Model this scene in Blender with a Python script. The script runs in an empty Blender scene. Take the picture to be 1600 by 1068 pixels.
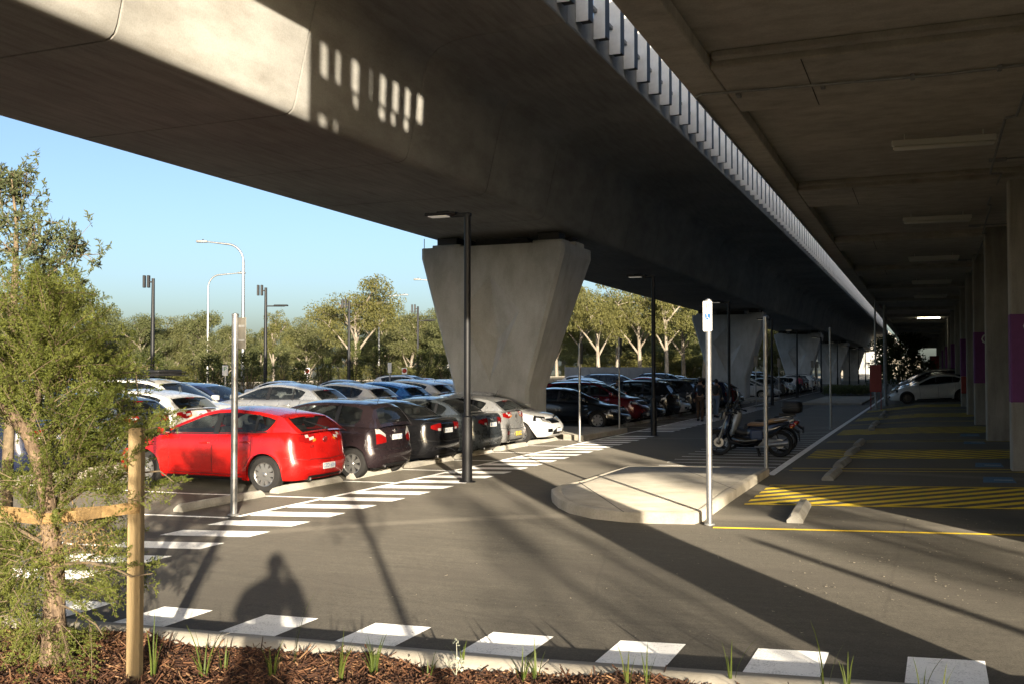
import bpy, bmesh, math, random
import numpy as np
from mathutils import Vector, Matrix, Euler

# ------------------------------------------------------------------ camera, sky, sun, exposure
SC = bpy.context.scene
COL = SC.collection
R = math.radians
FPX = 1556.0                      # focal length in pixels of the 1600 px wide photograph (35 mm)
CAMZ = 2.10
YAW = math.atan((1444 - 800) / FPX)
PIT = math.atan((576 - 534) / FPX)
cd = bpy.data.cameras.new('camera')
cd.lens = 35.01
cd.sensor_width = 36.0
cd.clip_start = 0.05
cd.clip_end = 4000
cam = bpy.data.objects.new('camera', cd)
COL.objects.link(cam)
cam.location = (0, 0, CAMZ)
cam.rotation_euler = (R(90) + PIT, 0, YAW)
SC.camera = cam

SUN_AZ = R(34.5)                  # light travels this far left of +Y
SUN_EL = R(10.2)
W = bpy.data.worlds.new('World')
SC.world = W
W.use_nodes = True
wn = W.node_tree
bg = wn.nodes['Background']
sky = wn.nodes.new('ShaderNodeTexSky')
sky.sky_type = 'NISHITA'
sky.sun_disc = False
sky.sun_elevation = SUN_EL
sky.sun_rotation = math.pi - SUN_AZ
sky.altitude = 50
sky.air_density = 0.75
sky.dust_density = 2.8
sky.ozone_density = 1.7
wn.links.new(sky.outputs[0], bg.inputs[0])
bg.inputs[1].default_value = 0.094

sd = bpy.data.lights.new('sun', 'SUN')
sd.energy = 4.4
sd.angle = R(0.53)
sd.color = (1.0, 0.88, 0.70)
sun = bpy.data.objects.new('sun', sd)
COL.objects.link(sun)
sdir = Vector((-math.sin(SUN_AZ) * math.cos(SUN_EL), math.cos(SUN_AZ) * math.cos(SUN_EL), -math.sin(SUN_EL)))
sun.rotation_euler = sdir.to_track_quat('-Z', 'Y').to_euler()
sun.location = (30, -40, 30)

vs = SC.view_settings
vs.view_transform = 'Standard'
vs.look = 'None'
vs.gamma = 1.0
vs.use_curve_mapping = False
vs.exposure = 1.5
SC.render.engine = 'CYCLES'
SC.cycles.max_bounces = 10
SC.cycles.diffuse_bounces = 8
SC.cycles.glossy_bounces = 4
SC.cycles.transmission_bounces = 4
SC.cycles.transparent_max_bounces = 6
SC.cycles.sample_clamp_indirect = 10.0
SC.cycles.use_denoising = True
SC.cycles.caustics_reflective = False
SC.cycles.caustics_refractive = False

rnd = random.Random(7)
rng = np.random.default_rng(11)

# ------------------------------------------------------------------ ground shape and surveying helpers
GX = [-400, -28, -20, -15, -12, -2.7, 8, 60, 400]
GZ = [.10, .10, .10, -.02, -.06, -.0135, .25, .30, .30]
def gz(x, y=0.0):
    z = float(np.interp(x, GX, GZ))
    k = min(1.0, max(0.0, (x + 2.7) / 2.5))
    return z + 0.011 * k * min(60.0, max(0.0, y - 28.0))
def ray(px, py):
    x = (px - 800) / FPX; y = -(py - 534) / FPX
    fw = math.cos(PIT) - y * math.sin(PIT); up = math.sin(PIT) + y * math.cos(PIT)
    return Vector((x * math.cos(YAW) - fw * math.sin(YAW), x * math.sin(YAW) + fw * math.cos(YAW), up))
def gp(px, py, dz=0.0):
    """the point of the ground (or dz above it) that was surveyed at this place of the photograph"""
    d = ray(px, py); lo, hi = 0.1, 2000.0
    for _ in range(60):
        m = (lo + hi) / 2
        if CAMZ + m * d.z - gz(m * d.x, m * d.y) - dz > 0: lo = m
        else: hi = m
    return Vector((d.x * lo, d.y * lo, CAMZ + d.z * lo))
def at_y(px, py, Y):
    d = ray(px, py); return Vector((0, 0, CAMZ)) + d * (Y / d.y)
def at_x(px, py, X):
    d = ray(px, py); return Vector((0, 0, CAMZ)) + d * (X / d.x)
def at_d(px, py, dep):
    """point at the given depth along the view axis"""
    d = ray(px, py); f = -d.x * math.sin(YAW) + d.y * math.cos(YAW)
    return Vector((0, 0, CAMZ)) + d * (dep / f)

# ------------------------------------------------------------------ mesh helpers
class MB:
    def __init__(s): s.v = []; s.f = []; s.m = []
    def add(s, vs, fs, mat=0, M=None):
        o = len(s.v)
        s.v += [tuple(M @ Vector(p)) if M is not None else tuple(p) for p in vs]
        s.f += [tuple(i + o for i in f) for f in fs]
        s.m += [mat] * len(fs)
        return s
    def box(s, x0, x1, y0, y1, z0, z1, mat=0, M=None):
        return s.add([(x0,y0,z0),(x1,y0,z0),(x1,y1,z0),(x0,y1,z0),(x0,y0,z1),(x1,y0,z1),(x1,y1,z1),(x0,y1,z1)],
                     [(0,3,2,1),(4,5,6,7),(0,1,5,4),(1,2,6,5),(2,3,7,6),(3,0,4,7)], mat, M)
    def cbox(s, x0, x1, y0, y1, z0, z1, b=0.01, mat=0, M=None, seg=1):
        bm = bmesh.new()
        bmesh.ops.create_cube(bm, size=1.0)
        for v in bm.verts:
            v.co = Vector((x0 + (v.co.x + .5) * (x1 - x0), y0 + (v.co.y + .5) * (y1 - y0), z0 + (v.co.z + .5) * (z1 - z0)))
        bmesh.ops.bevel(bm, geom=list(bm.edges), offset=b, segments=seg, affect='EDGES', profile=0.5)
        bm.verts.index_update()
        s.add([v.co[:] for v in bm.verts], [[v.index for v in f.verts] for f in bm.faces], mat, M)
        bm.free(); return s
    def tube(s, pts, rad, n=8, mat=0, cap=True, M=None):
        pts = [Vector(p) for p in pts]
        rs = rad if isinstance(rad, (list, tuple)) else [rad] * len(pts)
        vs = []; fs = []; up = None
        for i, p in enumerate(pts):
            d = (pts[min(i + 1, len(pts) - 1)] - pts[max(i - 1, 0)])
            d = d.normalized() if d.length > 1e-9 else Vector((0, 0, 1))
            if up is None:
                up = d.orthogonal().normalized()
            up = (up - d * up.dot(d))
            up = up.normalized() if up.length > 1e-6 else d.orthogonal().normalized()
            w = d.cross(up)
            for k in range(n):
                a = 2 * math.pi * k / n
                vs.append(p + (up * math.cos(a) + w * math.sin(a)) * rs[i])
        for i in range(len(pts) - 1):
            for k in range(n):
                fs.append((i*n+k, i*n+(k+1)%n, (i+1)*n+(k+1)%n, (i+1)*n+k))
        if cap:
            fs.append(tuple(range(n - 1, -1, -1))); fs.append(tuple((len(pts)-1)*n + k for k in range(n)))
        return s.add(vs, fs, mat, M)
    def prism(s, poly, d0, d1, axis='z', mat=0, M=None):
        """extrude a 2D outline; axis names the extrusion axis"""
        n = len(poly)
        def P(a, b, d):
            return {'z': (a, b, d), 'y': (a, d, b), 'x': (d, a, b)}[axis]
        vs = [P(a, b, d0) for a, b in poly] + [P(a, b, d1) for a, b in poly]
        fs = [tuple(range(n - 1, -1, -1)), tuple(range(n, 2 * n))] + [(i, (i+1)%n, n+(i+1)%n, n+i) for i in range(n)]
        return s.add(vs, fs, mat, M)
    def lathe(s, prof, n=20, axis='z', mat=0, M=None, closed=False):
        """prof: (radius, height) pairs"""
        vs = []; fs = []
        for r_, h in prof:
            for k in range(n):
                a = 2 * math.pi * k / n; c, t = r_ * math.cos(a), r_ * math.sin(a)
                vs.append({'z': (c, t, h), 'y': (c, h, t), 'x': (h, c, t)}[axis])
        m = len(prof)
        for i in range(m if closed else m - 1):
            j = (i + 1) % m
            for k in range(n):
                fs.append((i*n+k, i*n+(k+1)%n, j*n+(k+1)%n, j*n+k))
        return s.add(vs, fs, mat, M)
    def quad(s, a, b, c, d, mat=0): return s.add([a, b, c, d], [(0, 1, 2, 3)], mat)
    def grid(s, P, mat=0, flip=False, closed=False):
        """P: rows of points"""
        n = len(P[0]); vs = [p for r_ in P for p in r_]; fs = []
        for i in range(len(P) - 1):
            for k in range(n if closed else n - 1):
                q = (i*n+k, i*n+(k+1)%n, (i+1)*n+(k+1)%n, (i+1)*n+k)
                fs.append(q[::-1] if flip else q)
        return s.add(vs, fs, mat)
    def mesh(s, name, mats, smooth=None, fix=False):
        me = bpy.data.meshes.new(name)
        me.from_pydata(s.v, [], s.f)
        for m in (mats if isinstance(mats, (list, tuple)) else [mats]): me.materials.append(m)
        me.polygons.foreach_set('material_index', s.m)
        if fix:
            bm = bmesh.new(); bm.from_mesh(me)
            bmesh.ops.remove_doubles(bm, verts=bm.verts, dist=1e-5)
            bmesh.ops.recalc_face_normals(bm, faces=bm.faces)
            bm.to_mesh(me); bm.free()
        if smooth is not None:
            me.polygons.foreach_set('use_smooth', [True] * len(me.polygons))
            me.set_sharp_from_angle(angle=R(smooth))
        me.update()
        return me
    def build(s, name, mats, parent=None, smooth=None, fix=False):
        return link(name, s.mesh(name, mats, smooth, fix), parent)
def link(name, me, parent=None):
    o = bpy.data.objects.new(name, me); COL.objects.link(o)
    if parent is not None: o.parent = parent
    return o
def np_mesh(name, verts, faces, mats, midx=None, smooth=False):
    verts = np.asarray(verts, dtype=np.float32); faces = np.asarray(faces, dtype=np.int32)
    me = bpy.data.meshes.new(name)
    k = faces.shape[1]
    me.vertices.add(len(verts)); me.vertices.foreach_set('co', verts.ravel())
    me.loops.add(faces.size); me.loops.foreach_set('vertex_index', faces.ravel())
    me.polygons.add(len(faces))
    me.polygons.foreach_set('loop_start', np.arange(0, faces.size, k, dtype=np.int32))
    me.polygons.foreach_set('loop_total', np.full(len(faces), k, dtype=np.int32))
    for m in (mats if isinstance(mats, (list, tuple)) else [mats]): me.materials.append(m)
    if midx is not None: me.polygons.foreach_set('material_index', np.asarray(midx, dtype=np.int32))
    me.polygons.foreach_set('use_smooth', np.full(len(faces), smooth))
    me.update(calc_edges=True)
    return me
def tag(o, label=None, cat=None, group=None, kind=None):
    if label: o['label'] = label
    if cat: o['category'] = cat
    if group: o['group'] = group
    if kind: o['kind'] = kind
    return o
def thing(name, label, cat, loc=(0, 0, 0), rz=0.0, group=None):
    o = bpy.data.objects.new(name, None); COL.objects.link(o)
    o.empty_display_size = 0.2
    o.location = loc; o.rotation_euler = (0, 0, rz)
    return tag(o, label, cat, group)
def copy_tree(o, kids, parent=None):
    c = o.copy(); COL.objects.link(c); c.parent = parent
    if parent is not None: c.matrix_parent_inverse = o.matrix_parent_inverse.copy()
    for ch in kids.get(o.name, []): copy_tree(ch, kids, c)
    return c
def kids_of(root):
    d = {}
    def rec(o):
        d[o.name] = list(o.children)
        for c in o.children: rec(c)
    rec(root); return d

# ------------------------------------------------------------------ materials
def mat(name):
    m = bpy.data.materials.new(name); m.use_nodes = True
    nt = m.node_tree; b = nt.nodes['Principled BSDF']
    return m, nt, b
def node(nt, t, **kw):
    n = nt.nodes.new(t)
    for k, v in kw.items(): setattr(n, k, v)
    return n
def coords(nt, scale=(1, 1, 1), obj=False, rot=(0, 0, 0)):
    tc = node(nt, 'ShaderNodeTexCoord'); mp = node(nt, 'ShaderNodeMapping')
    mp.inputs['Scale'].default_value = scale; mp.inputs['Rotation'].default_value = rot
    if obj: nt.links.new(tc.outputs['Object'], mp.inputs[0])
    else:
        g = node(nt, 'ShaderNodeNewGeometry'); nt.links.new(g.outputs['Position'], mp.inputs[0])
    return mp.outputs[0]
def noise(nt, vec, scale, detail=4, rough=0.6):
    n = node(nt, 'ShaderNodeTexNoise'); n.inputs['Scale'].default_value = scale
    n.inputs['Detail'].default_value = detail; n.inputs['Roughness'].default_value = rough
    nt.links.new(vec, n.inputs['Vector']); return n.outputs['Fac']
def ramp(nt, fac, stops):
    r_ = node(nt, 'ShaderNodeValToRGB'); e = r_.color_ramp.elements
    while len(e) < len(stops): e.new(0.5)
    for i, (p, c) in enumerate(stops):
        e[i].position = p; e[i].color = (*c, 1) if len(c) == 3 else c
    nt.links.new(fac, r_.inputs[0]); return r_.outputs[0]
def mix(nt, a, b, fac, mode='MIX'):
    m = node(nt, 'ShaderNodeMix'); m.data_type = 'RGBA'; m.blend_type = mode
    for sock, val in ((m.inputs[0], fac), (m.inputs[6], a), (m.inputs[7], b)):
        if hasattr(val, 'links') or hasattr(val, 'is_output'): nt.links.new(val, sock)
        elif isinstance(val, (int, float)): sock.default_value = val
        else: sock.default_value = (*val, 1)
    return m.outputs[2]
def bump(nt, b, h, strength, dist=0.01):
    n = node(nt, 'ShaderNodeBump'); n.inputs['Strength'].default_value = strength; n.inputs['Distance'].default_value = dist
    nt.links.new(h, n.inputs['Height']); nt.links.new(n.outputs[0], b.inputs['Normal'])
def simple(name, col, rough=0.5, metal=0.0, coat=0.0, spec=0.5, var=0.0, vscale=6.0):
    m, nt, b = mat(name)
    b.inputs['Roughness'].default_value = rough; b.inputs['Metallic'].default_value = metal
    b.inputs['Coat Weight'].default_value = coat; b.inputs['Coat Roughness'].default_value = 0.04
    b.inputs['Specular IOR Level'].default_value = spec
    b.inputs['Base Color'].default_value = (*col, 1)
    if var:
        v = coords(nt, obj=True); n = noise(nt, v, vscale, 5)
        c = ramp(nt, n, [(0.3, tuple(max(0, x * (1 - var)) for x in col)), (0.7, tuple(min(1, x * (1 + var)) for x in col))])
        nt.links.new(c, b.inputs['Base Color'])
    return m
def emit(name, col, strength):
    m, nt, b = mat(name)
    b.inputs['Base Color'].default_value = (*col, 1)
    b.inputs['Emission Color'].default_value = (*col, 1); b.inputs['Emission Strength'].default_value = strength
    return m
def concrete(name, col, stain=0.25, streak=(1, 1, 1), bumpy=0.25, line=None, big=0.5):
    m, nt, b = mat(name)
    v = coords(nt)
    n1 = noise(nt, v, big, 6, 0.62)
    vs_ = coords(nt, scale=streak); n2 = noise(nt, vs_, 2.2, 6, 0.65)
    n3 = noise(nt, v, 38, 4, 0.7)
    lo = tuple(c * (1 - stain) for c in col); hi = tuple(min(1, c * (1 + stain * .55)) for c in col)
    c = ramp(nt, n1, [(0.3, lo), (0.66, hi)])
    c2 = ramp(nt, n2, [(0.30, (0.66, 0.64, 0.61)), (0.6, (1.0, 1.0, 1.0))])
    c = mix(nt, c, c2, 0.75, 'MULTIPLY')
    c3 = ramp(nt, n3, [(0.35, (0.86, 0.86, 0.86)), (0.62, (1.04, 1.04, 1.04))])
    c = mix(nt, c, c3, 0.8, 'MULTIPLY')
    vor = node(nt, 'ShaderNodeTexVoronoi'); vor.inputs['Scale'].default_value = 9; nt.links.new(v, vor.inputs['Vector'])
    pit_ = ramp(nt, vor.outputs['Distance'], [(0.0, (0.55, 0.53, 0.5)), (0.045, (1, 1, 1))])
    c = mix(nt, c, pit_, 0.55, 'MULTIPLY')
    if line:
        wv = node(nt, 'ShaderNodeTexWave'); wv.wave_type = 'BANDS'; wv.bands_direction = line[0]
        wv.inputs['Scale'].default_value = line[1]; wv.inputs['Distortion'].default_value = 1.2
        wv.inputs['Detail'].default_value = 3; wv.inputs['Detail Scale'].default_value = 0.6
        nt.links.new(v, wv.inputs['Vector'])
        lc = ramp(nt, wv.outputs['Fac'], [(0.0, (0.86, 0.84, 0.82)), (0.35, (1, 1, 1))])
        c = mix(nt, c, lc, 0.3, 'MULTIPLY')
    nt.links.new(c, b.inputs['Base Color'])
    b.inputs['Roughness'].default_value = 0.85
    b.inputs['Specular IOR Level'].default_value = 0.3; b.inputs['Diffuse Roughness'].default_value = 0.6
    bump(nt, b, n3, bumpy, 0.006)
    return m
def leaf_mat(name, dark, light, trans=0.35, rough=0.5):
    m, nt, b = mat(name)
    oi = node(nt, 'ShaderNodeObjectInfo')
    v = coords(nt); n = noise(nt, v, 1.6, 4, 0.7)
    n2 = noise(nt, v, 14.0, 2, 0.6)
    c = ramp(nt, n, [(0.3, dark), (0.7, light)])
    c2 = ramp(nt, n2, [(0.3, (0.7, 0.72, 0.6)), (0.7, (1.25, 1.2, 1.05))])
    c = mix(nt, c, c2, 0.8, 'MULTIPLY')
    cr = ramp(nt, oi.outputs['Random'], [(0, (0.82, 0.88, 0.8)), (1, (1.15, 1.08, 1.0))])
    c = mix(nt, c, cr, 0.8, 'MULTIPLY')
    nt.links.new(c, b.inputs['Base Color']); b.inputs['Roughness'].default_value = rough
    b.inputs['Specular IOR Level'].default_value = 0.25
    t = node(nt, 'ShaderNodeBsdfTranslucent'); nt.links.new(c, t.inputs[0])
    mx = node(nt, 'ShaderNodeMixShader'); mx.inputs[0].default_value = trans
    nt.links.new(b.outputs[0], mx.inputs[1]); nt.links.new(t.outputs[0], mx.inputs[2])
    nt.links.new(mx.outputs[0], nt.nodes['Material Output'].inputs[0])
    return m
def bark_mat(name, a, bcol, scale=(14, 14, 3)):
    m, nt, b = mat(name)
    v = coords(nt, scale=scale); n = noise(nt, v, 1.0, 6, 0.7)
    c = ramp(nt, n, [(0.32, a), (0.64, bcol)]); nt.links.new(c, b.inputs['Base Color'])
    b.inputs['Roughness'].default_value = 0.9; bump(nt, b, n, 0.7, 0.02)
    return m
def paint(name, col, rough=0.28, metal=0.0, coat=0.8):
    m, nt, b = mat(name)
    v = coords(nt, obj=True); n = noise(nt, v, 2.2, 5, 0.7)
    c = ramp(nt, n, [(0.3, tuple(x * .88 for x in col)), (0.75, tuple(min(1, x * 1.06 + .004) for x in col))])
    nt.links.new(c, b.inputs['Base Color'])
    rr = ramp(nt, noise(nt, v, 5, 4), [(0.3, (rough * .8,) * 3), (0.75, (rough * 1.5,) * 3)])
    nt.links.new(rr, b.inputs['Roughness'])
    b.inputs['Metallic'].default_value = metal
    b.inputs['Coat Weight'].default_value = coat; b.inputs['Coat Roughness'].default_value = 0.05
    return m

# asphalt: warm grey-black aggregate, broom streaks from the paver, pale scuffs
def asphalt():
    m, nt, b = mat('asphalt')
    v = coords(nt)
    n1 = noise(nt, v, 0.35, 5, 0.6); n2 = noise(nt, coords(nt, scale=(0.45, 5.0, 1), rot=(0, 0, R(8))), 1.3, 7, 0.72)
    n3 = noise(nt, v, 60, 3, 0.8); n4 = noise(nt, v, 140, 2, 0.8)
    c = ramp(nt, n1, [(0.3, (0.033, 0.0315, 0.0275)), (0.7, (0.049, 0.0465, 0.041))])
    c = mix(nt, c, ramp(nt, n2, [(0.28, (0.66, 0.66, 0.67)), (0.72, (1.30, 1.28, 1.24))]), 1.0, 'MULTIPLY')
    c = mix(nt, c, ramp(nt, n3, [(0.3, (0.38, 0.38, 0.38)), (0.72, (1.85, 1.80, 1.72))]), 1.0, 'MULTIPLY')
    c = mix(nt, c, ramp(nt, noise(nt, v, 13, 5, 0.75), [(0.3, (0.72, 0.72, 0.73)), (0.7, (1.28, 1.27, 1.24))]), 0.9, 'MULTIPLY')
    sp = ramp(nt, n4, [(0.70, (0, 0, 0)), (0.78, (1, 1, 1))])
    c = mix(nt, c, (0.24, 0.22, 0.18), sp)
    # pale arcs scuffed by turning tyres, and dark rolled wheel tracks
    for sc_, dist, thr, col, amt in ((0.037, 6.0, 0.985, (0.15, 0.135, 0.11), 0.35), (0.05, 5.0, 0.9, (0.036, 0.032, 0.028), 0.4)):
        w = node(nt, 'ShaderNodeTexWave'); w.wave_type = 'RINGS'; w.rings_direction = 'Z'
        w.inputs['Scale'].default_value = sc_; w.inputs['Distortion'].default_value = dist; w.inputs['Detail'].default_value = 2
        nt.links.new(coords(nt), w.inputs['Vector'])
        f = ramp(nt, w.outputs['Fac'], [(thr, (0, 0, 0)), (1.0, (amt, amt, amt))])
        c = mix(nt, c, col, f)
    # oil drips and damp patches
    n5 = noise(nt, v, 1.7, 3, 0.5); n6 = noise(nt, v, 11, 3, 0.6)
    f = node(nt, 'ShaderNodeMath', operation='MULTIPLY'); nt.links.new(ramp(nt, n5, [(0.58, (0, 0, 0)), (0.70, (1, 1, 1))]), f.inputs[0]); nt.links.new(ramp(nt, n6, [(0.58, (0, 0, 0)), (0.66, (.75, .75, .75))]), f.inputs[1])
    c = mix(nt, c, (0.022, 0.020, 0.018), f.outputs[0])
    # hairline cracks
    vo = node(nt, 'ShaderNodeTexVoronoi'); vo.feature = 'DISTANCE_TO_EDGE'; vo.inputs['Scale'].default_value = 0.22
    wv = mix(nt, coords(nt), noise(nt, v, 2.0, 4), 0.12); nt.links.new(wv, vo.inputs['Vector'])
    ck = ramp(nt, vo.outputs['Distance'], [(0.0, (.5, .5, .5)), (0.0018, (0, 0, 0))])
    c = mix(nt, c, (0.02, 0.018, 0.016), ck)
    nt.links.new(c, b.inputs['Base Color'])
    b.inputs['Roughness'].default_value = 0.8; b.inputs['Specular IOR Level'].default_value = 0.25; b.inputs['Diffuse Roughness'].default_value = 1.0
    bump(nt, b, n3, 0.5, 0.006)
    b.inputs['Sheen Weight'].default_value = 0.075; b.inputs['Sheen Roughness'].default_value = 0.5; b.inputs['Sheen Tint'].default_value = (1, .90, .73, 1)
    return m
def road_paint(name, col, wear=0.5):
    m, nt, b = mat(name)
    v = coords(nt); n = noise(nt, v, 60, 3, 0.8); n2 = noise(nt, v, 2.5, 4, 0.6)
    c = ramp(nt, n2, [(0.3, tuple(x * .86 for x in col)), (0.7, col)])
    wr = noise(nt, v, 5.5, 5, 0.75); ad = node(nt, 'ShaderNodeMath', operation='MULTIPLY_ADD'); nt.links.new(wr, ad.inputs[0]); ad.inputs[1].default_value = 0.55; nt.links.new(n, ad.inputs[2])
    sp = ramp(nt, ad.outputs[0], [(0.60, (1, 1, 1)), (0.74, (0, 0, 0))])
    f = node(nt, 'ShaderNodeMath', operation='MULTIPLY'); nt.links.new(sp, f.inputs[0]); f.inputs[1].default_value = wear
    c = mix(nt, c, (0.07, 0.065, 0.06), f.outputs[0])
    nt.links.new(c, b.inputs['Base Color']); b.inputs['Roughness'].default_value = 0.8; b.inputs['Diffuse Roughness'].default_value = 1.0
    bump(nt, b, n, 0.3, 0.004)
    return m
M = {}
M['asphalt'] = asphalt()
M['white_line'] = road_paint('white_line_paint', (0.84, 0.83, 0.80), 0.5)
M['yellow_line'] = road_paint('yellow_line_paint', (0.70, 0.50, 0.025), 0.5)
M['blue_line'] = road_paint('blue_symbol_paint', (0.05, 0.13, 0.24), 0.4)
M['girder'] = concrete('girder_concrete', (0.42, 0.41, 0.38), 0.22, (3.5, 0.35, 0.5), 0.2, big=0.28)
M['pier'] = concrete('pier_concrete', (0.52, 0.535, 0.535), 0.2, (0.9, 0.9, 0.35), 0.2, big=0.35)
M['deck'] = concrete('deck_concrete', (0.62, 0.58, 0.50), 0.22, (1.1, 1.9, 1), 0.3, ('Y', 0.55), big=0.3)
M['column'] = concrete('column_concrete', (0.46, 0.44, 0.40), 0.22, (3, 3, 0.4), 0.25, big=0.8)
M['kerb'] = concrete('kerb_concrete', (0.40, 0.365, 0.30), 0.16, (1, 1, 2.5), 0.35, big=1.2)
M['island'] = concrete('island_concrete', (0.52, 0.475, 0.39), 0.24, (1, 1, 1), 0.25, big=0.7)
M['stop'] = concrete('wheel_stop_concrete', (0.42, 0.40, 0.35), 0.2, (1, 1, 1), 0.35, big=2.0)
M['dark_steel'] = simple('dark_steel_paint', (0.006, 0.0065, 0.008), 0.55, 0.0, var=0.15)
M['galv'] = simple('galvanised_steel', (0.36, 0.36, 0.355), 0.42, 0.75, var=0.18, vscale=14)
M['galv_dull'] = simple('dull_galvanised_steel', (0.30, 0.30, 0.29), 0.6, 0.3, var=0.2, vscale=9)
M['fin'] = simple('fin_aluminium', (0.86, 0.85, 0.82), 0.5, 0.0, var=0.14, vscale=3)
M['fin_shade'] = simple('fin_side_shade', (0.055, 0.05, 0.045), 0.6)  # dark colour puts shade on the deck-facing sides of the fins
M['black'] = simple('black_plastic', (0.012, 0.012, 0.013), 0.55)
M['gloss_black'] = simple('gloss_black', (0.008, 0.008, 0.009), 0.12, 0, 0.5)
M['tyre'] = simple('tyre_rubber', (0.020, 0.019, 0.018), 0.85, var=0.25)
M['alloy'] = simple('alloy_wheel', (0.55, 0.54, 0.52), 0.3, 0.85)
M['dark_alloy'] = simple('dark_alloy_wheel', (0.05, 0.05, 0.052), 0.35, 0.7)
M['chrome'] = simple('chrome_trim', (0.75, 0.75, 0.75), 0.12, 1.0)
M['red_lens'] = simple('red_lamp_lens', (0.24, 0.006, 0.006), 0.12, 0, 0.8)
M['clear_lens'] = simple('clear_lamp_lens', (0.62, 0.60, 0.57), 0.1, 0.3, 0.9)
M['amber_lens'] = simple('amber_lamp_lens', (0.6, 0.18, 0.02), 0.15, 0, 0.8)
M['plate'] = simple('number_plate_white', (0.78, 0.78, 0.74), 0.4)
M['plate_yellow'] = simple('number_plate_yellow', (0.75, 0.55, 0.03), 0.4)
M['interior'] = simple('cabin_fabric', (0.085, 0.08, 0.078), 0.8)
M['white_sign'] = simple('white_sign_sheet', (0.80, 0.80, 0.78), 0.4)
M['sign_back'] = simple('sign_back_metal', (0.20, 0.185, 0.155), 0.5, 0.4, var=0.12)
M['sign_green'] = simple('sign_green_print', (0.05, 0.30, 0.07), 0.5)
M['sign_blue'] = simple('sign_blue_print', (0.02, 0.13, 0.40), 0.5)
M['sign_grey'] = simple('sign_grey_print', (0.35, 0.33, 0.33), 0.5)
M['red_paint'] = simple('red_cabinet_paint', (0.30, 0.022, 0.020), 0.45, var=0.12)
M['purple'] = simple('purple_band_paint', (0.17, 0.035, 0.17), 0.6, var=0.1)
M['letter'] = simple('white_lettering', (0.75, 0.74, 0.72), 0.6)
M['timber'] = bark_mat('pine_stake_timber', (0.22, 0.155, 0.075), (0.35, 0.255, 0.13), (45, 45, 1.6))
M['strap'] = bark_mat('hessian_strap_weave', (0.20, 0.125, 0.05), (0.32, 0.205, 0.08), (30, 30, 60))
M['paperbark'] = bark_mat('paperbark', (0.045, 0.027, 0.016), (0.27, 0.19, 0.12), (34, 34, 9))
M['gum_bark'] = bark_mat('gum_bark', (0.13, 0.105, 0.075), (0.34, 0.295, 0.235), (2.2, 2.2, 0.6))
M['twig'] = bark_mat('twig_bark', (0.09, 0.065, 0.04), (0.22, 0.165, 0.10), (20, 20, 20))
M['needle'] = leaf_mat('needle_foliage', (0.085, 0.110, 0.024), (0.21, 0.235, 0.065), 0.4)
M['grey_leaf'] = leaf_mat('grey_green_foliage', (0.075, 0.095, 0.05), (0.165, 0.19, 0.105), 0.3)
M['gum_leaf'] = leaf_mat('gum_foliage', (0.092, 0.108, 0.050), (0.215, 0.228, 0.115), 0.45)
M['gum_leaf_gold'] = leaf_mat('golden_gum_foliage', (0.108, 0.114, 0.042), (0.25, 0.242, 0.10), 0.45)
M['shrub_leaf'] = leaf_mat('dark_shrub_foliage', (0.045, 0.060, 0.022), (0.11, 0.125, 0.045), 0.25)
M['grass_blade'] = leaf_mat('grass_blade', (0.06, 0.10, 0.02), (0.17, 0.20, 0.05), 0.35)
M['silver_leaf'] = leaf_mat('silver_leaf', (0.42, 0.43, 0.40), (0.66, 0.66, 0.62), 0.3)
M['far_wall'] = simple('pale_far_wall', (0.27, 0.245, 0.20), 0.8, var=0.12, vscale=0.2)
M['hoarding'] = simple('grey_mesh_fence', (0.28, 0.30, 0.31), 0.7, var=0.15, vscale=1)
M['grass_ground'] = bark_mat('dry_grass_ground', (0.055, 0.060, 0.022), (0.13, 0.115, 0.05), (0.6, 0.6, 0.6))
M['light_on'] = emit('lit_tube_diffuser', (1.0, 0.93, 0.70), 6.0)
M['light_off'] = simple('unlit_tube_diffuser', (0.86, 0.84, 0.76), 0.4)
M['lamp_on'] = emit('lamp_lens', (1.0, 0.93, 0.78), .07)
def glass_mat(name, tint, rough=0.03):
    m, nt, b = mat(name)
    b.inputs['Base Color'].default_value = (*tint, 1); b.inputs['Roughness'].default_value = rough
    b.inputs['Specular IOR Level'].default_value = 0.8; b.inputs['IOR'].default_value = 1.5
    b.inputs['Coat Weight'].default_value = 0.3
    v = coords(nt, obj=True); n = noise(nt, v, 1.4, 2)
    c = ramp(nt, n, [(0.35, tuple(x * .5 for x in tint)), (0.65, tuple(x * 1.6 for x in tint))])
    nt.links.new(c, b.inputs['Base Color'])
    t = node(nt, 'ShaderNodeBsdfTransparent'); t.inputs[0].default_value = (0.62, 0.66, 0.65, 1)
    mx = node(nt, 'ShaderNodeMixShader'); mx.inputs[0].default_value = 0.5
    nt.links.new(b.outputs[0], mx.inputs[1]); nt.links.new(t.outputs[0], mx.inputs[2])
    nt.links.new(mx.outputs[0], nt.nodes['Material Output'].inputs[0])
    return m
M['glass'] = glass_mat('car_glass', (0.016, 0.018, 0.019))
M['plastic_screen'] = simple('pale_windscreen', (0.36, 0.40, 0.44), 0.08, 0, 0.6)  # pale colour stands in for the bright reflection on the screen
# ------------------------------------------------------------------ cars
def text_mesh(txt, size, m, name='lettering', depth=0.0, align='CENTER'):
    cu = bpy.data.curves.new(name, 'FONT'); cu.body = txt; cu.size = size; cu.align_x = align; cu.align_y = 'CENTER'
    cu.extrude = depth; cu.resolution_u = 2
    o = bpy.data.objects.new('tmp_text', cu); COL.objects.link(o)
    dg = bpy.context.evaluated_depsgraph_get()
    me = bpy.data.meshes.new_from_object(o.evaluated_get(dg)); me.name = name
    bpy.data.objects.remove(o); bpy.data.curves.remove(cu)
    me.materials.clear(); me.materials.append(m)
    return me

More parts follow.
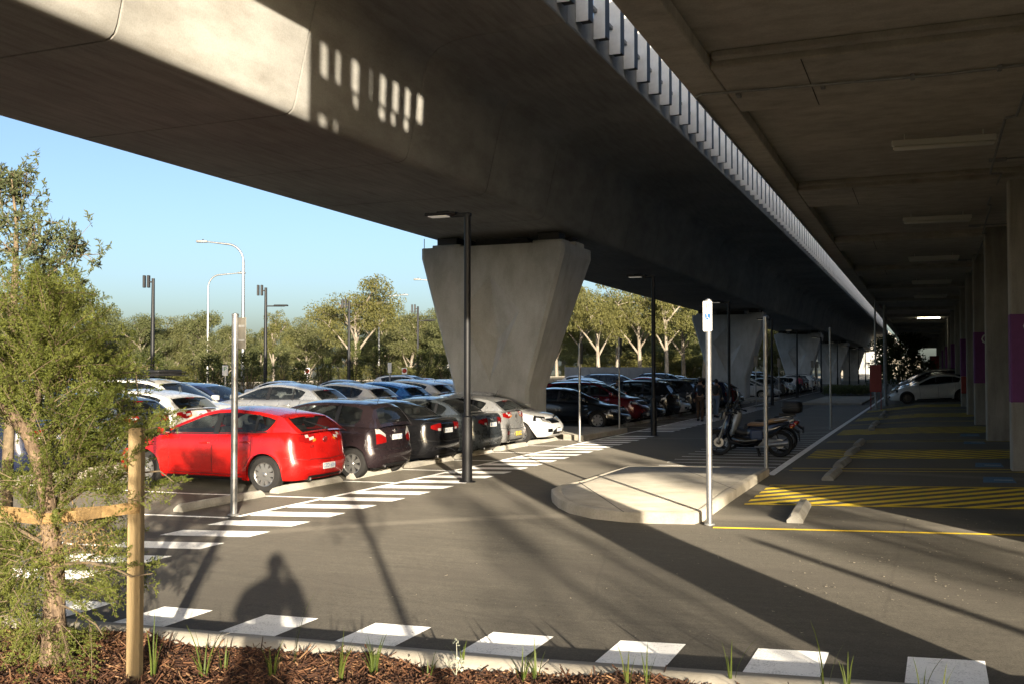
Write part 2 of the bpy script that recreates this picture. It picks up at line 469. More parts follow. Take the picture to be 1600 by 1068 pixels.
CAR_TYPES = dict(
 hatch=dict(L=4.30, W=1.78, wb=2.65, foh=0.88, rw=0.316, belt=[(0,.70),(.35,.80),(1.2,.965),(2.4,.985),(3.4,1.03),(3.95,1.06),(4.3,1.03)],
    roof=[(1.02,.95),(1.25,1.07),(2.0,1.385),(2.3,1.455),(2.7,1.472),(3.2,1.44),(3.65,1.375),(3.8,1.34),(4.2,1.05)],
    win=[(1.32,2.36),(2.46,3.22),(3.27,3.62)], ws=(1.12,2.05), rwin=(3.80,4.14), rear='hatch', tail=(3.58,4.46,.84,1.02), head=(1.0,1.95,.62,.78), plate_z=.44, spoil=True),
 mpv=dict(L=3.84, W=1.69, wb=2.45, foh=0.76, rw=0.298, belt=[(0,.72),(.3,.84),(.8,.98),(2.0,1.0),(3.0,1.02),(3.84,1.0)],
    roof=[(.62,.95),(.85,1.07),(1.6,1.42),(1.95,1.50),(2.4,1.525),(3.0,1.51),(3.38,1.475),(3.52,1.43),(3.74,1.02)],
    win=[(.98,1.95),(2.03,2.72),(2.80,3.30)], ws=(.72,1.62), rwin=(3.53,3.70), rear='mpv', tail=(3.55,4.12,.68,.985), head=(.95,1.95,.62,.83), plate_z=.80, spoil=False),
 sedan=dict(L=4.58, W=1.78, wb=2.65, foh=0.92, rw=0.318, belt=[(0,.66),(.4,.78),(1.3,.945),(2.6,.975),(3.5,1.03),(4.05,1.06),(4.4,1.05),(4.58,1.0)],
    roof=[(1.12,.93),(1.35,1.04),(2.1,1.38),(2.4,1.445),(2.8,1.465),(3.25,1.43),(3.6,1.32),(4.02,1.06)],
    win=[(1.45,2.42),(2.50,3.26),(3.32,3.58)], ws=(1.22,2.12), rwin=(3.36,3.92), rear='sedan', tail=(3.60,4.40,.80,.97), head=(.95,1.95,.58,.74), plate_z=.80, spoil=False),
 suv=dict(L=4.55, W=1.85, wb=2.67, foh=0.92, rw=0.352, belt=[(0,.88),(.3,.98),(1.1,1.10),(2.4,1.12),(3.6,1.17),(4.55,1.12)],
    roof=[(.92,1.08),(1.12,1.19),(1.8,1.56),(2.1,1.635),(2.5,1.665),(3.4,1.65),(3.95,1.60),(4.1,1.55),(4.40,1.16)],
    win=[(1.2,2.15),(2.24,3.10),(3.18,3.78)], ws=(1.02,1.85), rwin=(4.12,4.36), rear='suv', tail=(3.66,4.35,.92,1.10), head=(.95,1.95,.78,.94), plate_z=.80, spoil=True),
)
VZ = [0, .05, .14, .26, .38, .5, .6, .7, .79, .87, .93, .97, 1.0]
class Car:
    """surface functions of one body type; x forward, y left, ground at z = 0"""
    def __init__(s, kind):
        P = CAR_TYPES[kind]; s.P = P; s.kind = kind
        s.hx = P['L'] / 2; s.hy = P['W'] / 2
        s.xf = s.hx - P['foh']; s.xr = s.xf - P['wb']; s.rw = P['rw']; s.Ra = s.rw + .055
        s.z0 = 0.19 if kind != 'suv' else 0.24
        s.rxF, s.ryF, s.rxR, s.ryR = .50, .42, .34, .34
        s.bowF, s.bowR = .13, .09
        s.sd = s.hx - s.bowF * ((s.hy - s.ryF) / s.hy) ** 2 - s.rxF      # side start
        s.se = -(s.hx - s.bowR * ((s.hy - s.ryR) / s.hy) ** 2 - s.rxR)   # side end
    def belt(s, x):
        d = s.hx - x; t = s.P['belt']; return float(np.interp(d, [a for a, _ in t], [b for _, b in t]))
    def roof(s, x):
        d = s.hx - x; t = s.P['roof']; return float(np.interp(d, [a for a, _ in t], [b for _, b in t]))
    def roofs(s, x):
        return (s.roof(x - .06) + 2 * s.roof(x) + s.roof(x + .06)) / 4
    def taper(s, x):
        u = max(0.0, abs(x) / s.hx - .55) / .45
        return 1 - (.06 if x > 0 else .05) * u * u
    def side_in(s, v):
        return float(np.interp(v, [0, .08, .22, .45, .62, .72, .82, .9, .96, 1], [.075, .035, .012, .004, 0, .010, .018, .034, .065, .12]))
    def front_in(s, v):
        return float(np.interp(v, [0, .08, .25, .45, .6, .75, .88, .95, 1], [.16, .08, .01, 0, .02, .07, .14, .21, .30]))
    def rear_in(s, v):
        if s.P['rear'] == 'sedan':
            return float(np.interp(v, [0, .1, .3, .48, .54, .7, .86, .95, 1], [.14, .06, .01, 0, .05, .055, .06, .075, .13]))
        return float(np.interp(v, [0, .1, .3, .45, .52, .7, .86, .95, 1], [.14, .06, .01, 0, .055, .075, .10, .13, .17]))
    def plan(s, q):
        if q <= 1:
            y = q * (s.hy - s.ryF); x = s.hx - s.bowF * (y / s.hy) ** 2; w = (1, 0)
        elif q <= 2:
            a = (q - 1) * math.pi / 2; x = s.sd + s.rxF * math.cos(a) ** .9 if a < math.pi/2 - 1e-6 else s.sd
            y = s.hy - s.ryF + s.ryF * math.sin(a); w = (math.cos(a) ** 1.3 if a < math.pi/2 - 1e-6 else 0, 0)
        elif q <= 3:
            x = s.sd + (q - 2) * (s.se - s.sd); y = s.hy; w = (0, 0)
        elif q <= 4:
            a = (q - 3) * math.pi / 2; x = s.se - s.rxR * math.sin(a); y = s.hy - s.ryR + s.ryR * max(0, math.cos(a)); w = (0, math.sin(a) ** 1.3)
        else:
            y = (5 - q) * (s.hy - s.ryR); x = -(s.hx - s.bowR * (y / s.hy) ** 2); w = (0, 1)
        return x, y * s.taper(x), w
    def q_of_x(s, x): return 2 + (s.sd - x) / (s.sd - s.se)
    def surf(s, q, z, off=0.0):
        x, y, w = s.plan(q)
        zt = s.belt(x); v = min(1.0, max(0.0, (z - s.z0) / (zt - s.z0)))
        ws = 1 - w[0] - w[1] if w[0] + w[1] < 1 else 0
        fi, ri, si = s.front_in(v), s.rear_in(v), s.side_in(v)
        X = x - fi * w[0] + ri * w[1]
        Y = y - si * max(ws, 0) * (1 if y > 0 else 0) - .35 * (fi * w[0] + ri * w[1]) * (y / s.hy)
        if ws > .3:                                             # flared arch lips
            for xc in (s.xf, s.xr):
                d = math.hypot(x - xc, z - s.rw)
                if d < s.Ra + .2: Y += .022 * math.exp(-max(0, d - s.Ra) / .05)
        return Vector((X + off * (w[0] - w[1]), Y + off * max(ws, 0), z))
    def zlow(s, x, side):
        if side:
            for xc in (s.xf, s.xr):
                if abs(x - xc) <= s.Ra - 1e-4: return max(s.z0, s.rw + math.sqrt(max(0, s.Ra ** 2 - (x - xc) ** 2)))
                if abs(x - xc) <= s.Ra + 1e-5: return s.rw - .02
        return s.z0 + (0.03 if abs(x) > s.hx * .8 else 0)
    def columns(s):
        qs = [0, .25, .5, .75, 1.0, 1.2, 1.4, 1.6, 1.8]
        xs = [s.sd, s.se]
        for xc in (s.xf, s.xr):
            for k in range(13): xs.append(xc + s.Ra * math.cos(math.pi * k / 12))
            xs += [xc + s.Ra + .0015, xc - s.Ra - .0015]
        n = 9
        a, b = s.xf - s.Ra, s.xr + s.Ra
        xs += [a + (b - a) * k / n for k in range(1, n)]
        xs = sorted([x for x in xs if s.se - 1e-6 <= x <= s.sd + 1e-6], reverse=True)
        side = [(s.q_of_x(x), x) for x in xs]
        cols = [(q, None) for q in qs] + side + [(q, None) for q in (3.2, 3.4, 3.6, 3.8, 4.0, 4.25, 4.5, 4.75, 5.0)]
        return cols
    def body(s):
        mb = MB(); rings = []; tops = []
        for q, xs in s.columns():
            x, y, w = s.plan(q)
            if xs is not None: x = xs
            zl = s.zlow(x, True); zt = s.belt(x)
            col = [s.surf(q, zl) + Vector((0, -.05 * (1 if y > .1 else 0), .0))]
            col += [s.surf(q, zl + (zt - zl) * v) for v in VZ]
            rings.append(col)
        L_ = rings; R_ = [[Vector((p.x, -p.y, p.z)) for p in c] for c in rings]
        mb.grid(L_, 0); mb.grid(R_, 0, flip=True)
        K = 8; rows = []
        for l, r_ in zip(L_, R_):
            a, b = l[-1], r_[-1]; row = []
            d = s.hx - a.x
            cr = float(np.interp(d, [0.3, .6, 1.3, 2.0, s.P['L'] - .8, s.P['L'] - .15], [0, .045, .05, .0, .0, .02]))
            for k in range(K + 1):
                t = k / K; e = 1 - (2 * t - 1) ** 2
                row.append((a.x + (b.x - a.x) * t, a.y + (b.y - a.y) * t, a.z + cr * e ** .7))
            rows.append(row)
        n0 = len(mb.f); mb.grid(rows, 0)
        xa = s.hx - s.P['roof'][0][0]; xb = s.hx - s.P['roof'][-1][0]
        for i in range(n0, len(mb.f)):
            xm = sum(mb.v[j][0] for j in mb.f[i]) / 4; ym = abs(sum(mb.v[j][1] for j in mb.f[i]) / 4)
            if xb + .08 < xm < xa - .08 and ym < s.hy - .22: mb.m[i] = 1
        return mb
    # greenhouse
    def yb(s, x): return (s.hy - .125) * s.taper(x)
    def gh(s, x, f, off=0.0):
        zb = s.belt(x) - .012; zr = max(zb + .004, s.roofs(x) - .045); h = zr - zb
        tum = .20 * min(1.2, h / .42)
        y = s.yb(x) - tum * (f ** 1.25) * min(1, h / .3)
        return Vector((x, y + off, zb + h * f + off * .25))
    def top(s, x, t, off=0.0):
        """t in -1..1 across, between the two rails"""
        p = s.gh(x, 1.0); y = p.y * t
        d = s.hx - x; L_ = s.P['L']
        mid = float(np.interp(d, [s.P['roof'][0][0], s.P['ws'][1], s.P['ws'][1] + .25, s.P['rwin'][0] - .15, s.P['roof'][-1][0]], [.035, .045, .05, .05, .035]))
        bow = float(np.interp(d, [s.P['roof'][0][0], s.P['ws'][1] + .3, s.P['rwin'][0] - .2, s.P['roof'][-1][0]], [.16, 0, 0, -.07]))
        e = 1 - abs(t) ** 2.3
        sl = (s.roofs(x - .04) - s.roofs(x + .04)) / .08
        n = Vector((sl, 0, 1)).normalized()
        return Vector((x + bow * e, y, p.z + mid * e)) + n * off
    def wins(s):
        return [(s.hx - b, s.hx - a) for a, b in s.P['win']]     # (rear x, front x)
    def flim(s, x, i):
        xr_, xf_ = s.wins()[i]; h = max(.02, s.gh(x, 1).z - s.gh(x, 0).z)
        f0 = min(.5, .035 / h); f1 = max(.5, 1 - .055 / h)
        if i == len(s.wins()) - 1:                               # tapering rear quarter
            u = (xf_ - x) / (xf_ - xr_)
            k = max(0.0, u - .45) / .55
            if s.P['rear'] in ('hatch', 'suv', 'sedan'): f0 = f0 + (f1 - f0) * .75 * k ** 2.2; f1 = f1 - (f1 - f0) * .25 * k ** 3
            else: f0 = f0 + (f1 - f0) * .35 * k ** 3; f1 = f1 - (f1 - f0) * .2 * k ** 4
        return f0, f1
    def greenhouse(s, mb):
        xa = s.hx - s.P['roof'][0][0]; xb = s.hx - s.P['roof'][-1][0]
        xs = set(np.linspace(xb, xa, 30).round(4))
        for a, b in s.wins(): xs |= set(np.linspace(a, b, 8).round(4))
        for a, b in (s.P['ws'], s.P['rwin']): xs |= {round(s.hx - a, 4), round(s.hx - b, 4)}
        xs = sorted(xs)
        xs = [x for i, x in enumerate(xs) if i == 0 or x - xs[i-1] > .004 or any(abs(x - round(e, 4)) < 1e-6 for w in s.wins() for e in w)]
        def win_of(x0, x1):
            m = (x0 + x1) / 2
            for i, (a, b) in enumerate(s.wins()):
                if a < m < b: return i
            return None
        for sg in (1, -1):
            for x0, x1 in zip(xs, xs[1:]):
                w = win_of(x0, x1)
                segs = []
                if w is None: segs = [((0, .33), (0, .33)), ((.33, .66), (.33, .66)), ((.66, 1), (.66, 1))]
                else:
                    a0, a1 = s.flim(x0, w); b0, b1 = s.flim(x1, w)
                    segs = [((0, a0), (0, b0)), ((a1, 1), (b1, 1))]
                for (f0, f1), (g0, g1) in segs:
                    q = [s.gh(x0, f0), s.gh(x1, g0), s.gh(x1, g1), s.gh(x0, f1)]
                    if sg < 0: q = [Vector((p.x, -p.y, p.z)) for p in q][::-1]
                    mb.add(q, [(3, 2, 1, 0)], 0)
        ts = [-1, -.97, -.9, -.86, -.6, -.3, 0, .3, .6, .86, .9, .97, 1]
        for x0, x1 in zip(xs, xs[1:]):
            m = s.hx - (x0 + x1) / 2
            hole = s.P['ws'][0] < m < s.P['ws'][1] or s.P['rwin'][0] < m < s.P['rwin'][1]
            for t0, t1 in zip(ts, ts[1:]):
                if hole and abs((t0 + t1) / 2) < .86: continue
                mb.add([s.top(x0, t0), s.top(x1, t0), s.top(x1, t1), s.top(x0, t1)], [(0, 1, 2, 3)], 0)
    def patch(s, qa, qb, za, zb, nq=8, nz=3, off=.004, lo=None, hi=None, sg=1, mat=0, mb=None):
        mb = mb or MB(); rows = []
        for i in range(nq + 1):
            t = i / nq; q = qa + (qb - qa) * t
            z0 = lo(t) if lo else za; z1 = hi(t) if hi else zb
            row = []
            for k in range(nz + 1):
                p = s.surf(q, z0 + (z1 - z0) * k / nz, off); row.append((p.x, p.y * sg, p.z))
            rows.append(row)
        mb.grid(rows, mat, flip=(sg < 0))
        return mb
    def ribbon(s, pts, w, mb, mat=0, sg=1, off=.0025):
        """thin dark joint along (q,z) points"""
        for (q0, z0), (q1, z1) in zip(pts, pts[1:]):
            n = 6 if abs(z1 - z0) + abs(q1 - q0) > .25 else 3
            for k in range(n):
                a = k / n; b = (k + 1) / n
                P0 = s.surf(q0 + (q1 - q0) * a, z0 + (z1 - z0) * a, off); P1 = s.surf(q0 + (q1 - q0) * b, z0 + (z1 - z0) * b, off)
                d = (P1 - P0); 
                if d.length < 1e-6: continue
                d.normalize()
                x, y, w_ = s.plan(q0); nrm = Vector((w_[0] - w_[1], 1 - w_[0] - w_[1], 0))
                if nrm.length < .01: nrm = Vector((0, 1, 0))
                t = d.cross(nrm.normalized()) * (w / 2)
                q4 = [P0 - t, P1 - t, P1 + t, P0 + t]
                q4 = [(p.x, p.y * sg, p.z) for p in q4]
                mb.add(q4, [(0, 1, 2, 3)], mat)

def wheel_meshes(r, w, style, rim_mat):
    """axle along y, outer face towards +y"""
    t = MB()
    rr = r * (.66 if style != 'steel' else .64)
    t.lathe([(rr, -w/2), (r*.93, -w/2), (r*.985, -w/2 + .02), (r, -w*.25), (r, w*.25), (r*.985, w/2 - .02), (r*.93, w/2), (rr, w/2 - .006), (rr, -w/2)], 28, 'y', 0)
    tm = t.mesh('tyre', [M['tyre']], 40, fix=True)
    k = MB()
    k.lathe([(rr * 1.0, w/2 - .008), (rr * .985, w/2), (rr * .93, w/2 - .006), (rr * .9, w/2 - .05), (rr*.88, -w/2+.02)], 28, 'y', 0)
    k.lathe([(0.001, -w*.05), (rr * .93, -w*.05)], 24, 'y', 1)
    n = {'multi': 10, 'five': 5, 'split': 7, 'seven': 7}.get(style, 5)
    for i in range(n):
        a = 2 * math.pi * i / n
        wd0, wd1 = {'multi': (.028, .040), 'five': (.05, .075), 'split': (.032, .05), 'seven': (.035, .05)}[style]
        def bar(ang, w0, w1):
            c, s_ = math.cos(ang), math.sin(ang)
            def P(rad, tt, dep): return (c * rad - s_ * tt, dep, s_ * rad + c * tt)
            y0, y1 = w/2 - .012, w/2 - .012
            A = [P(rr*.16, -w0, y0), P(rr*.93, -w1, y1 - .004), P(rr*.93, w1, y1 - .004), P(rr*.16, w0, y0)]
            B = [(p[0], p[1] - .03, p[2]) for p in A]
            k.add(A + B, [(3,2,1,0), (0,1,5,4), (2,3,7,6), (1,2,6,5), (0,4,7,3)], 0)
        if style == 'split':
            bar(a - .10, wd0*.6, wd1*.5); bar(a + .10, wd0*.6, wd1*.5)
        else: bar(a, wd0, wd1)
    k.lathe([(0.001, w/2 - .002), (rr*.14, w/2 - .004), (rr*.2, w/2 - .012), (rr*.2, w/2 - .05)], 16, 'y', 0)
    km = k.mesh('rim', [rim_mat, M['black']], 35)
    return tm, km

PAINT = {}
def car_paint(key):
    tab = dict(red=((.46, .008, .006), .22, .0), plum=((.030, .020, .023), .22, .35), black=((.007, .007, .008), .16, .0), slate=((.085, .10, .112), .25, .5),
               silver=((.44, .44, .43), .28, .55), white=((.72, .71, .68), .25, 0), wine=((.12, .005, .008), .18, .2), navy=((.014, .02, .05), .2, .2),
               blue=((.02, .14, .42), .25, .25), grey=((.16, .165, .17), .28, .5), pale=((.55, .60, .64), .25, .3), teal=((.03, .10, .16), .25, .3), charcoal=((.035, .037, .040), .22, .3))
    if key not in PAINT:
        c, r_, me = tab[key]; PAINT[key] = paint('car_paint_' + key, c, r_, me)
    return PAINT[key]

PROTO = {}
def car_proto(kind, wheel_style='multi', rim='alloy', plate='plate', extra=None):
    key = (kind, wheel_style, rim, plate, extra)
    if key in PROTO: return PROTO[key]
    c = Car(kind); P = c.P; parts = []
    def part(name, me, parent=None, loc=None, rz=0.0, label=None): parts.append((name, me, parent, loc, rz, label)); return len(parts) - 1
    mb = c.body(); c.greenhouse(mb)
    part('body', mb.mesh('body', [car_paint('white'), M['black']], 38, fix=False))
    # cabin, underside
    ub = MB()
    ub.box(c.xr - c.Ra - .05, c.xf + c.Ra + .05, -c.hy + .27, c.hy - .27, c.z0 - .01, c.z0 + .58, 0)
    ub.box(-c.hx + .22, c.hx - .28, -c.hy + .22, c.hy - .22, c.z0 + .06, c.z0 + .34, 0)
    part('underbody', ub.mesh('underbody', [M['black']]))
    it = MB(); bz = c.belt(0)
    for sx in (.05, -.95):
        for sy in ((-.37, .37) if sx > 0 else (-.42, 0, .42)):
            it.cbox(sx - .32, sx - .14, sy - .22, sy + .22, bz - .3, bz + .12, .05, 0)
            it.cbox(sx - .30, sx - .20, sy - .12, sy + .12, bz + .15, bz + .30, .035, 0)
    it.cbox(c.hx - P['ws'][0] - .5, c.hx - P['ws'][0] - .15, -c.hy + .3, c.hy - .3, bz - .12, bz + .02, .03, 0)
    part('seats', it.mesh('seats', [M['interior']]))
    st = MB(); st.lathe([(.19 + .014 * math.cos(a), .014 * math.sin(a)) for a in np.linspace(0, 2 * math.pi, 7)], 18, 'x', 0)
    st.v = [(p[0] + .55 - abs(p[2]) * 0 - .3 * p[2], p[1] - .37, p[2] + bz + .04) for p in st.v]
    part('steering_wheel', st.mesh('steering_wheel', [M['black']], 60))
    # glass
    for sg in (1, -1):
        for i, (a, b) in enumerate(c.wins()):
            g = MB(); rows = []
            for x in np.linspace(a, b, 9):
                f0, f1 = c.flim(x, i); rows.append([(p.x, p.y * sg, p.z) for p in (c.gh(x, f0 + (f1 - f0) * k / 4, -.006) for k in range(5))])
            g.grid(rows, 0, flip=(sg > 0)); part('side_window', g.mesh('side_window', [M['glass']], 60))
        tr = MB()                                               # rubber window surround and B-pillar covers
        ws = c.wins()
        for (a, b), (a2, b2) in zip(ws[1:], ws):
            rows = []
            for x in (b - .005, a2 + .005): rows.append([(p.x, p.y * sg, p.z) for p in (c.gh(x, f, .004) for f in (.07, .3, .6, .87))])
            tr.grid(rows, 0, flip=(sg > 0))
        rows = []
        for x in np.linspace(ws[-1][0] + .1, ws[0][1], 14): rows.append([(p.x, p.y * sg, p.z) for p in (c.gh(x, 0, .006), c.gh(x, min(.5, .03 / max(.03, c.gh(x, 1).z - c.gh(x, 0).z)), .006))])
        tr.grid(rows, 0, flip=(sg > 0))
        part('window_trim', tr.mesh('window_trim', [M['black']], 60))
    for nm, (a, b) in (('windscreen', P['ws']), ('rear_window', P['rwin'])):
        g = MB(); rows = []
        for x in np.linspace(c.hx - b, c.hx - a, 8): rows.append([c.top(x, t, -.006) for t in np.linspace(-.87, .87, 11)])
        g.grid(rows, 0); part(nm, g.mesh(nm, [M['glass']], 60))
    # joints, handles, sills
    sm = MB(); w0, w1, w2 = c.wins()
    fd = w0[1] - .10; bp = (w0[0] + w1[1]) / 2; rd = max(c.xr + c.Ra * .55, w1[0] - .02)
    for sg in (1, -1):
        zs = c.z0 + .10; q = c.q_of_x
        c.ribbon([(q(fd), c.belt(fd) - .02), (q(fd - .03), .5), (q(fd - .0), zs)], .010, sm, 0, sg)
        c.ribbon([(q(bp), c.belt(bp) - .02), (q(bp), .5), (q(bp), zs)], .010, sm, 0, sg)
        c.ribbon([(q(rd), c.belt(rd) - .02), (q(rd - .02), .75), (q(c.xr + c.Ra * .75), .62), (q(c.xr + c.Ra + .05), .42), (q(c.xr + c.Ra + .06), zs)], .010, sm, 0, sg)
        c.ribbon([(q(fd), zs), (q(c.xr + c.Ra + .06), zs)], .010, sm, 0, sg)
        c.ribbon([(1.75, c.belt(c.plan(1.75)[0]) * .80), (q(c.xf + c.Ra + .02), .55)], .008, sm, 0, sg)
        c.ribbon([(3.02, .62 if P['rear'] != 'suv' else .74), (3.5, .60 if P['rear'] != 'suv' else .72), (4.0, .57 if P['rear'] != 'suv' else .69)], .009, sm, 0, sg)
        c.ribbon([(4.12, .60 if P['rear'] != 'suv' else .72), (4.14, .8), (4.1, c.belt(-c.hx) - .02)], .009, sm, 0, sg)
        c.ribbon([(4.0, .585), (5.0, .565)], .010, sm, 0, sg)
        c.patch(c.q_of_x(c.xf - c.Ra - .04), c.q_of_x(c.xr + c.Ra + .04), c.z0 + .0, c.z0 + .055, 10, 1, .003, sg=sg, mb=sm)
        c.patch(4.0 if P['rear'] != 'suv' else 3.3, 5.0, c.z0 + .05, c.z0 + (.10 if P['rear'] != 'suv' else .26), 6, 2, .006, sg=sg, mb=sm)
    part('panel_joints', sm.mesh('panel_joints', [M['black']], 60))
    for sg in (1, -1):
        for hxp in (bp + .17, rd + .12):
            hd = MB(); p = c.surf(c.q_of_x(hxp), c.belt(hxp) - .145); hd.cbox(hxp - .095, hxp + .095, p.y, p.y + .035, p.z - .016, p.z + .016, .008, 0, M=Matrix.Scale(sg, 4, (0, 1, 0)))
            part('door_handle', hd.mesh('door_handle', [car_paint('white')], 40, fix=True))
    for sg in (1, -1):
        mr = MB(); mx = w0[1] - .08; p = c.gh(mx, .12)
        mr.cbox(mx - .02, mx + .13, p.y + .05, p.y + .24, p.z + .0, p.z + .145, .035, 0, seg=2)
        mr.box(mx + .01, mx + .06, p.y - .02, p.y + .08, p.z + .0, p.z + .045, 1)
        mr.box(mx - .024, mx - .019, p.y + .075, p.y + .22, p.z + .025, p.z + .125, 2)
        mr.v = [(a, b * sg, d) for a, b, d in mr.v]
        part('wing_mirror', mr.mesh('wing_mirror', [car_paint('white'), M['black'], M['chrome']], 40, fix=True))
    # lamps
    for sg in (1, -1):
        qa, qb, za, zb = P['tail']
        if kind == 'mpv':
            t = c.patch(qa, qb, za, zb, 8, 6, .010, lo=lambda t: za + .03 * t, hi=lambda t: zb - .12 * max(0, t - .35) / .65, sg=sg)
            for i in range(len(t.f)):
                if i % 6 >= 4: t.m[i] = 1
        elif kind == 'hatch':
            t = c.patch(qa, qb, za, zb, 10, 3, .010, lo=lambda t: za + .05 * (1 - t) ** 2 * 1.2 + (.06 * max(0, t - .6) / .4), hi=lambda t: zb - .03 * (1 - t), sg=sg)
            for i in range(len(t.f)):
                if 4 <= i // 3 <= 8 and i % 3 == (2 if i // 3 < 6 else 1): t.m[i] = 1
                if i // 3 in (8, 9) and i % 3 == 0: t.m[i] = 2
        else:
            t = c.patch(qa, qb, za, zb, 10, 3, .010, lo=lambda t: za + .06 * (1 - t) ** 2, hi=lambda t: zb - .045 * (1 - t) ** 2, sg=sg)
            for i in range(len(t.f)):
                if 6 <= i // 3 <= 8 and i % 3 == 0: t.m[i] = 1
        part('tail_light', t.mesh('tail_light', [M['red_lens'], M['clear_lens'], M['amber_lens']], 60))
        qa, qb, za, zb = P['head']
        h = c.patch(qa - .12, qb, za, zb, 9, 3, .008, lo=lambda t: za + .06 * t, hi=lambda t: zb + (.05 * t if kind != 'suv' else 0), sg=sg)
        for i in range(len(h.f)):
            if i // 3 in (0, 4, 8) or i % 3 == 2: h.m[i] = 1
        part('headlight', h.mesh('headlight', [M['clear_lens'], M['gloss_black']], 60))
        fg = c.patch(1.0, 1.35, .36, .46, 3, 2, .006, sg=sg); part('fog_lamp', fg.mesh('fog_lamp', [M['gloss_black']], 60))
        if extra == 'refl': rf = c.patch(3.78, 3.95, .42, .53, 3, 1, .007, sg=sg); part('reflector', rf.mesh('reflector', [M['red_lens']], 60))
    gr = MB()
    for sg in (1, -1):
        zt = P['head'][2]
        c.patch(0, .78, zt - .02, zt + .09, 6, 3, .006, sg=sg, mb=gr)
        c.patch(0, .95, c.z0 + .1, c.z0 + .27, 6, 3, .006, lo=lambda t: c.z0 + .10, hi=lambda t: c.z0 + .29 - .10 * t * t, sg=sg, mb=gr)
        c.patch(0, .80, zt + .092, zt + .112, 6, 1, .012, sg=sg, mb=gr, mat=1)
        c.patch(0, .76, zt + .03, zt + .042, 6, 1, .010, sg=sg, mb=gr, mat=1)
    part('grille', gr.mesh('grille', [M['gloss_black'], M['chrome']], 60))
    pb = MB(); p = c.surf(5.0, P['plate_z'])
    pb.cbox(p.x - .022, p.x - .004, -.186, .186, P['plate_z'] - .054, P['plate_z'] + .054, .003, 0)
    k = part('number_plate', pb.mesh('number_plate', [M[plate]]))
    tx = text_mesh('CZD 60H' if kind == 'hatch' else {'mpv': 'AY 78 QP', 'sedan': 'BK 31 LT', 'suv': 'CM 50 WD'}[kind], .098, M['sign_blue'], 'plate_lettering')
    tx.transform(Matrix.Translation((p.x - .0235, 0, P['plate_z'])) @ Euler((R(90), 0, R(-90))).to_matrix().to_4x4())
    part('plate_lettering', tx, k)
    pf = MB(); p = c.surf(0.0, .40)
    pf.cbox(p.x + .008, p.x + .022, -.186, .186, .36, .46, .003, 0); part('number_plate', pf.mesh('number_plate', [M[plate]]))
    # badge on the tailgate
    bd = MB(); zb_ = {'hatch': .90, 'mpv': .925, 'sedan': .93, 'suv': 1.04}[kind]; p = c.surf(5.0, zb_)
    if kind in ('hatch', 'suv'):
        bd.lathe([(.045 + .006 * math.cos(a), .006 * math.sin(a)) for a in np.linspace(0, 2 * math.pi, 6)], 20, 'x', 0)
        bd.v = [(v[0], v[1] * 1.35, v[2]) for v in bd.v]
        for yy in (-.02, .02): bd.tube([(0, yy + .012, -.036), (0, yy - .012, .036)], .006, 5, 0)
        bd.tube([(0, -.02, .002), (0, .02, -.002)], .006, 5, 0)
    elif kind == 'mpv' or extra == 'h':
        bd.tube([(0, -.045, -.04), (0, -.05, .04), (0, .05, .04), (0, .045, -.04), (0, -.045, -.04)], .006, 5, 0)
        for yy in (-.02, .02): bd.tube([(0, yy, -.03), (0, yy * 1.15, .03)], .006, 5, 0)
        bd.tube([(0, -.02, 0), (0, .02, 0)], .006, 5, 0)
    else:
        for a in (90, 210, 330):
            cy, cz = .030 * math.cos(R(a)), .030 * math.sin(R(a)); d1 = Vector((0, math.cos(R(a)), math.sin(R(a)))); d2 = Vector((0, -d1.z, d1.y))
            o = Vector((0, cy, cz)); bd.add([o + d1 * .03, o + d2 * .017, o - d1 * .03, o - d2 * .017], [(0, 1, 2, 3)], 0)
    bd.v = [(v[0] + p.x - .012, v[1], v[2] + zb_) for v in bd.v]
    part('badge', bd.mesh('badge', [M['chrome']], 60))
    if extra == 'i30':
        tx = text_mesh('i30', .07, M['chrome'], 'model_lettering'); p = c.surf(4.45, .79)
        tx.transform(Matrix.Translation((p.x - .012, .42, .80)) @ Euler((R(90), 0, R(-90))).to_matrix().to_4x4()); part('model_lettering', tx)
    if kind in ('hatch', 'mpv', 'suv'):
        wp = MB(); x0 = c.hx - P['rwin'][1] + .015
        a = c.top(x0, -.05, .02); b = c.top(c.hx - P['rwin'][0] - .14, .5, .025)
        wp.tube([a, a + (b - a) * .5, b], [.014, .010, .006], 5, 0); wp.cbox(a.x - .04, a.x + .03, a.y - .05, a.y + .05, a.z - .03, a.z + .012, .01, 0)
        part('rear_wiper', wp.mesh('rear_wiper', [M['black']], 50))
        an = MB(); xx = c.hx - P['rwin'][0] + .22; a = c.top(xx, 0, 0)
        an.tube([a, a + Vector((-.10, 0, .19))], [.006, .003], 5, 0); part('aerial', an.mesh('aerial', [M['black']]))
    if P['spoil']:
        sp = MB(); xa = c.hx - P['rwin'][0]
        rows = [[c.top(x, t, o) for t in np.linspace(-.84, .84, 9)] for x, o in ((xa + .10, .004), (xa - .02, .016), (xa - .05, .012), (xa - .03, -.012), (xa + .02, -.004))]
        sp.grid(rows, 0, flip=True); part('spoiler', sp.mesh('spoiler', [car_paint('white')], 50))
        hl = MB(); p = c.top(xa - .055, 0, .0); hl.cbox(p.x - .004, p.x + .004, -.14, .14, p.z - .012, p.z + .006, .003, 0); part('brake_light', hl.mesh('brake_light', [M['red_lens']]))
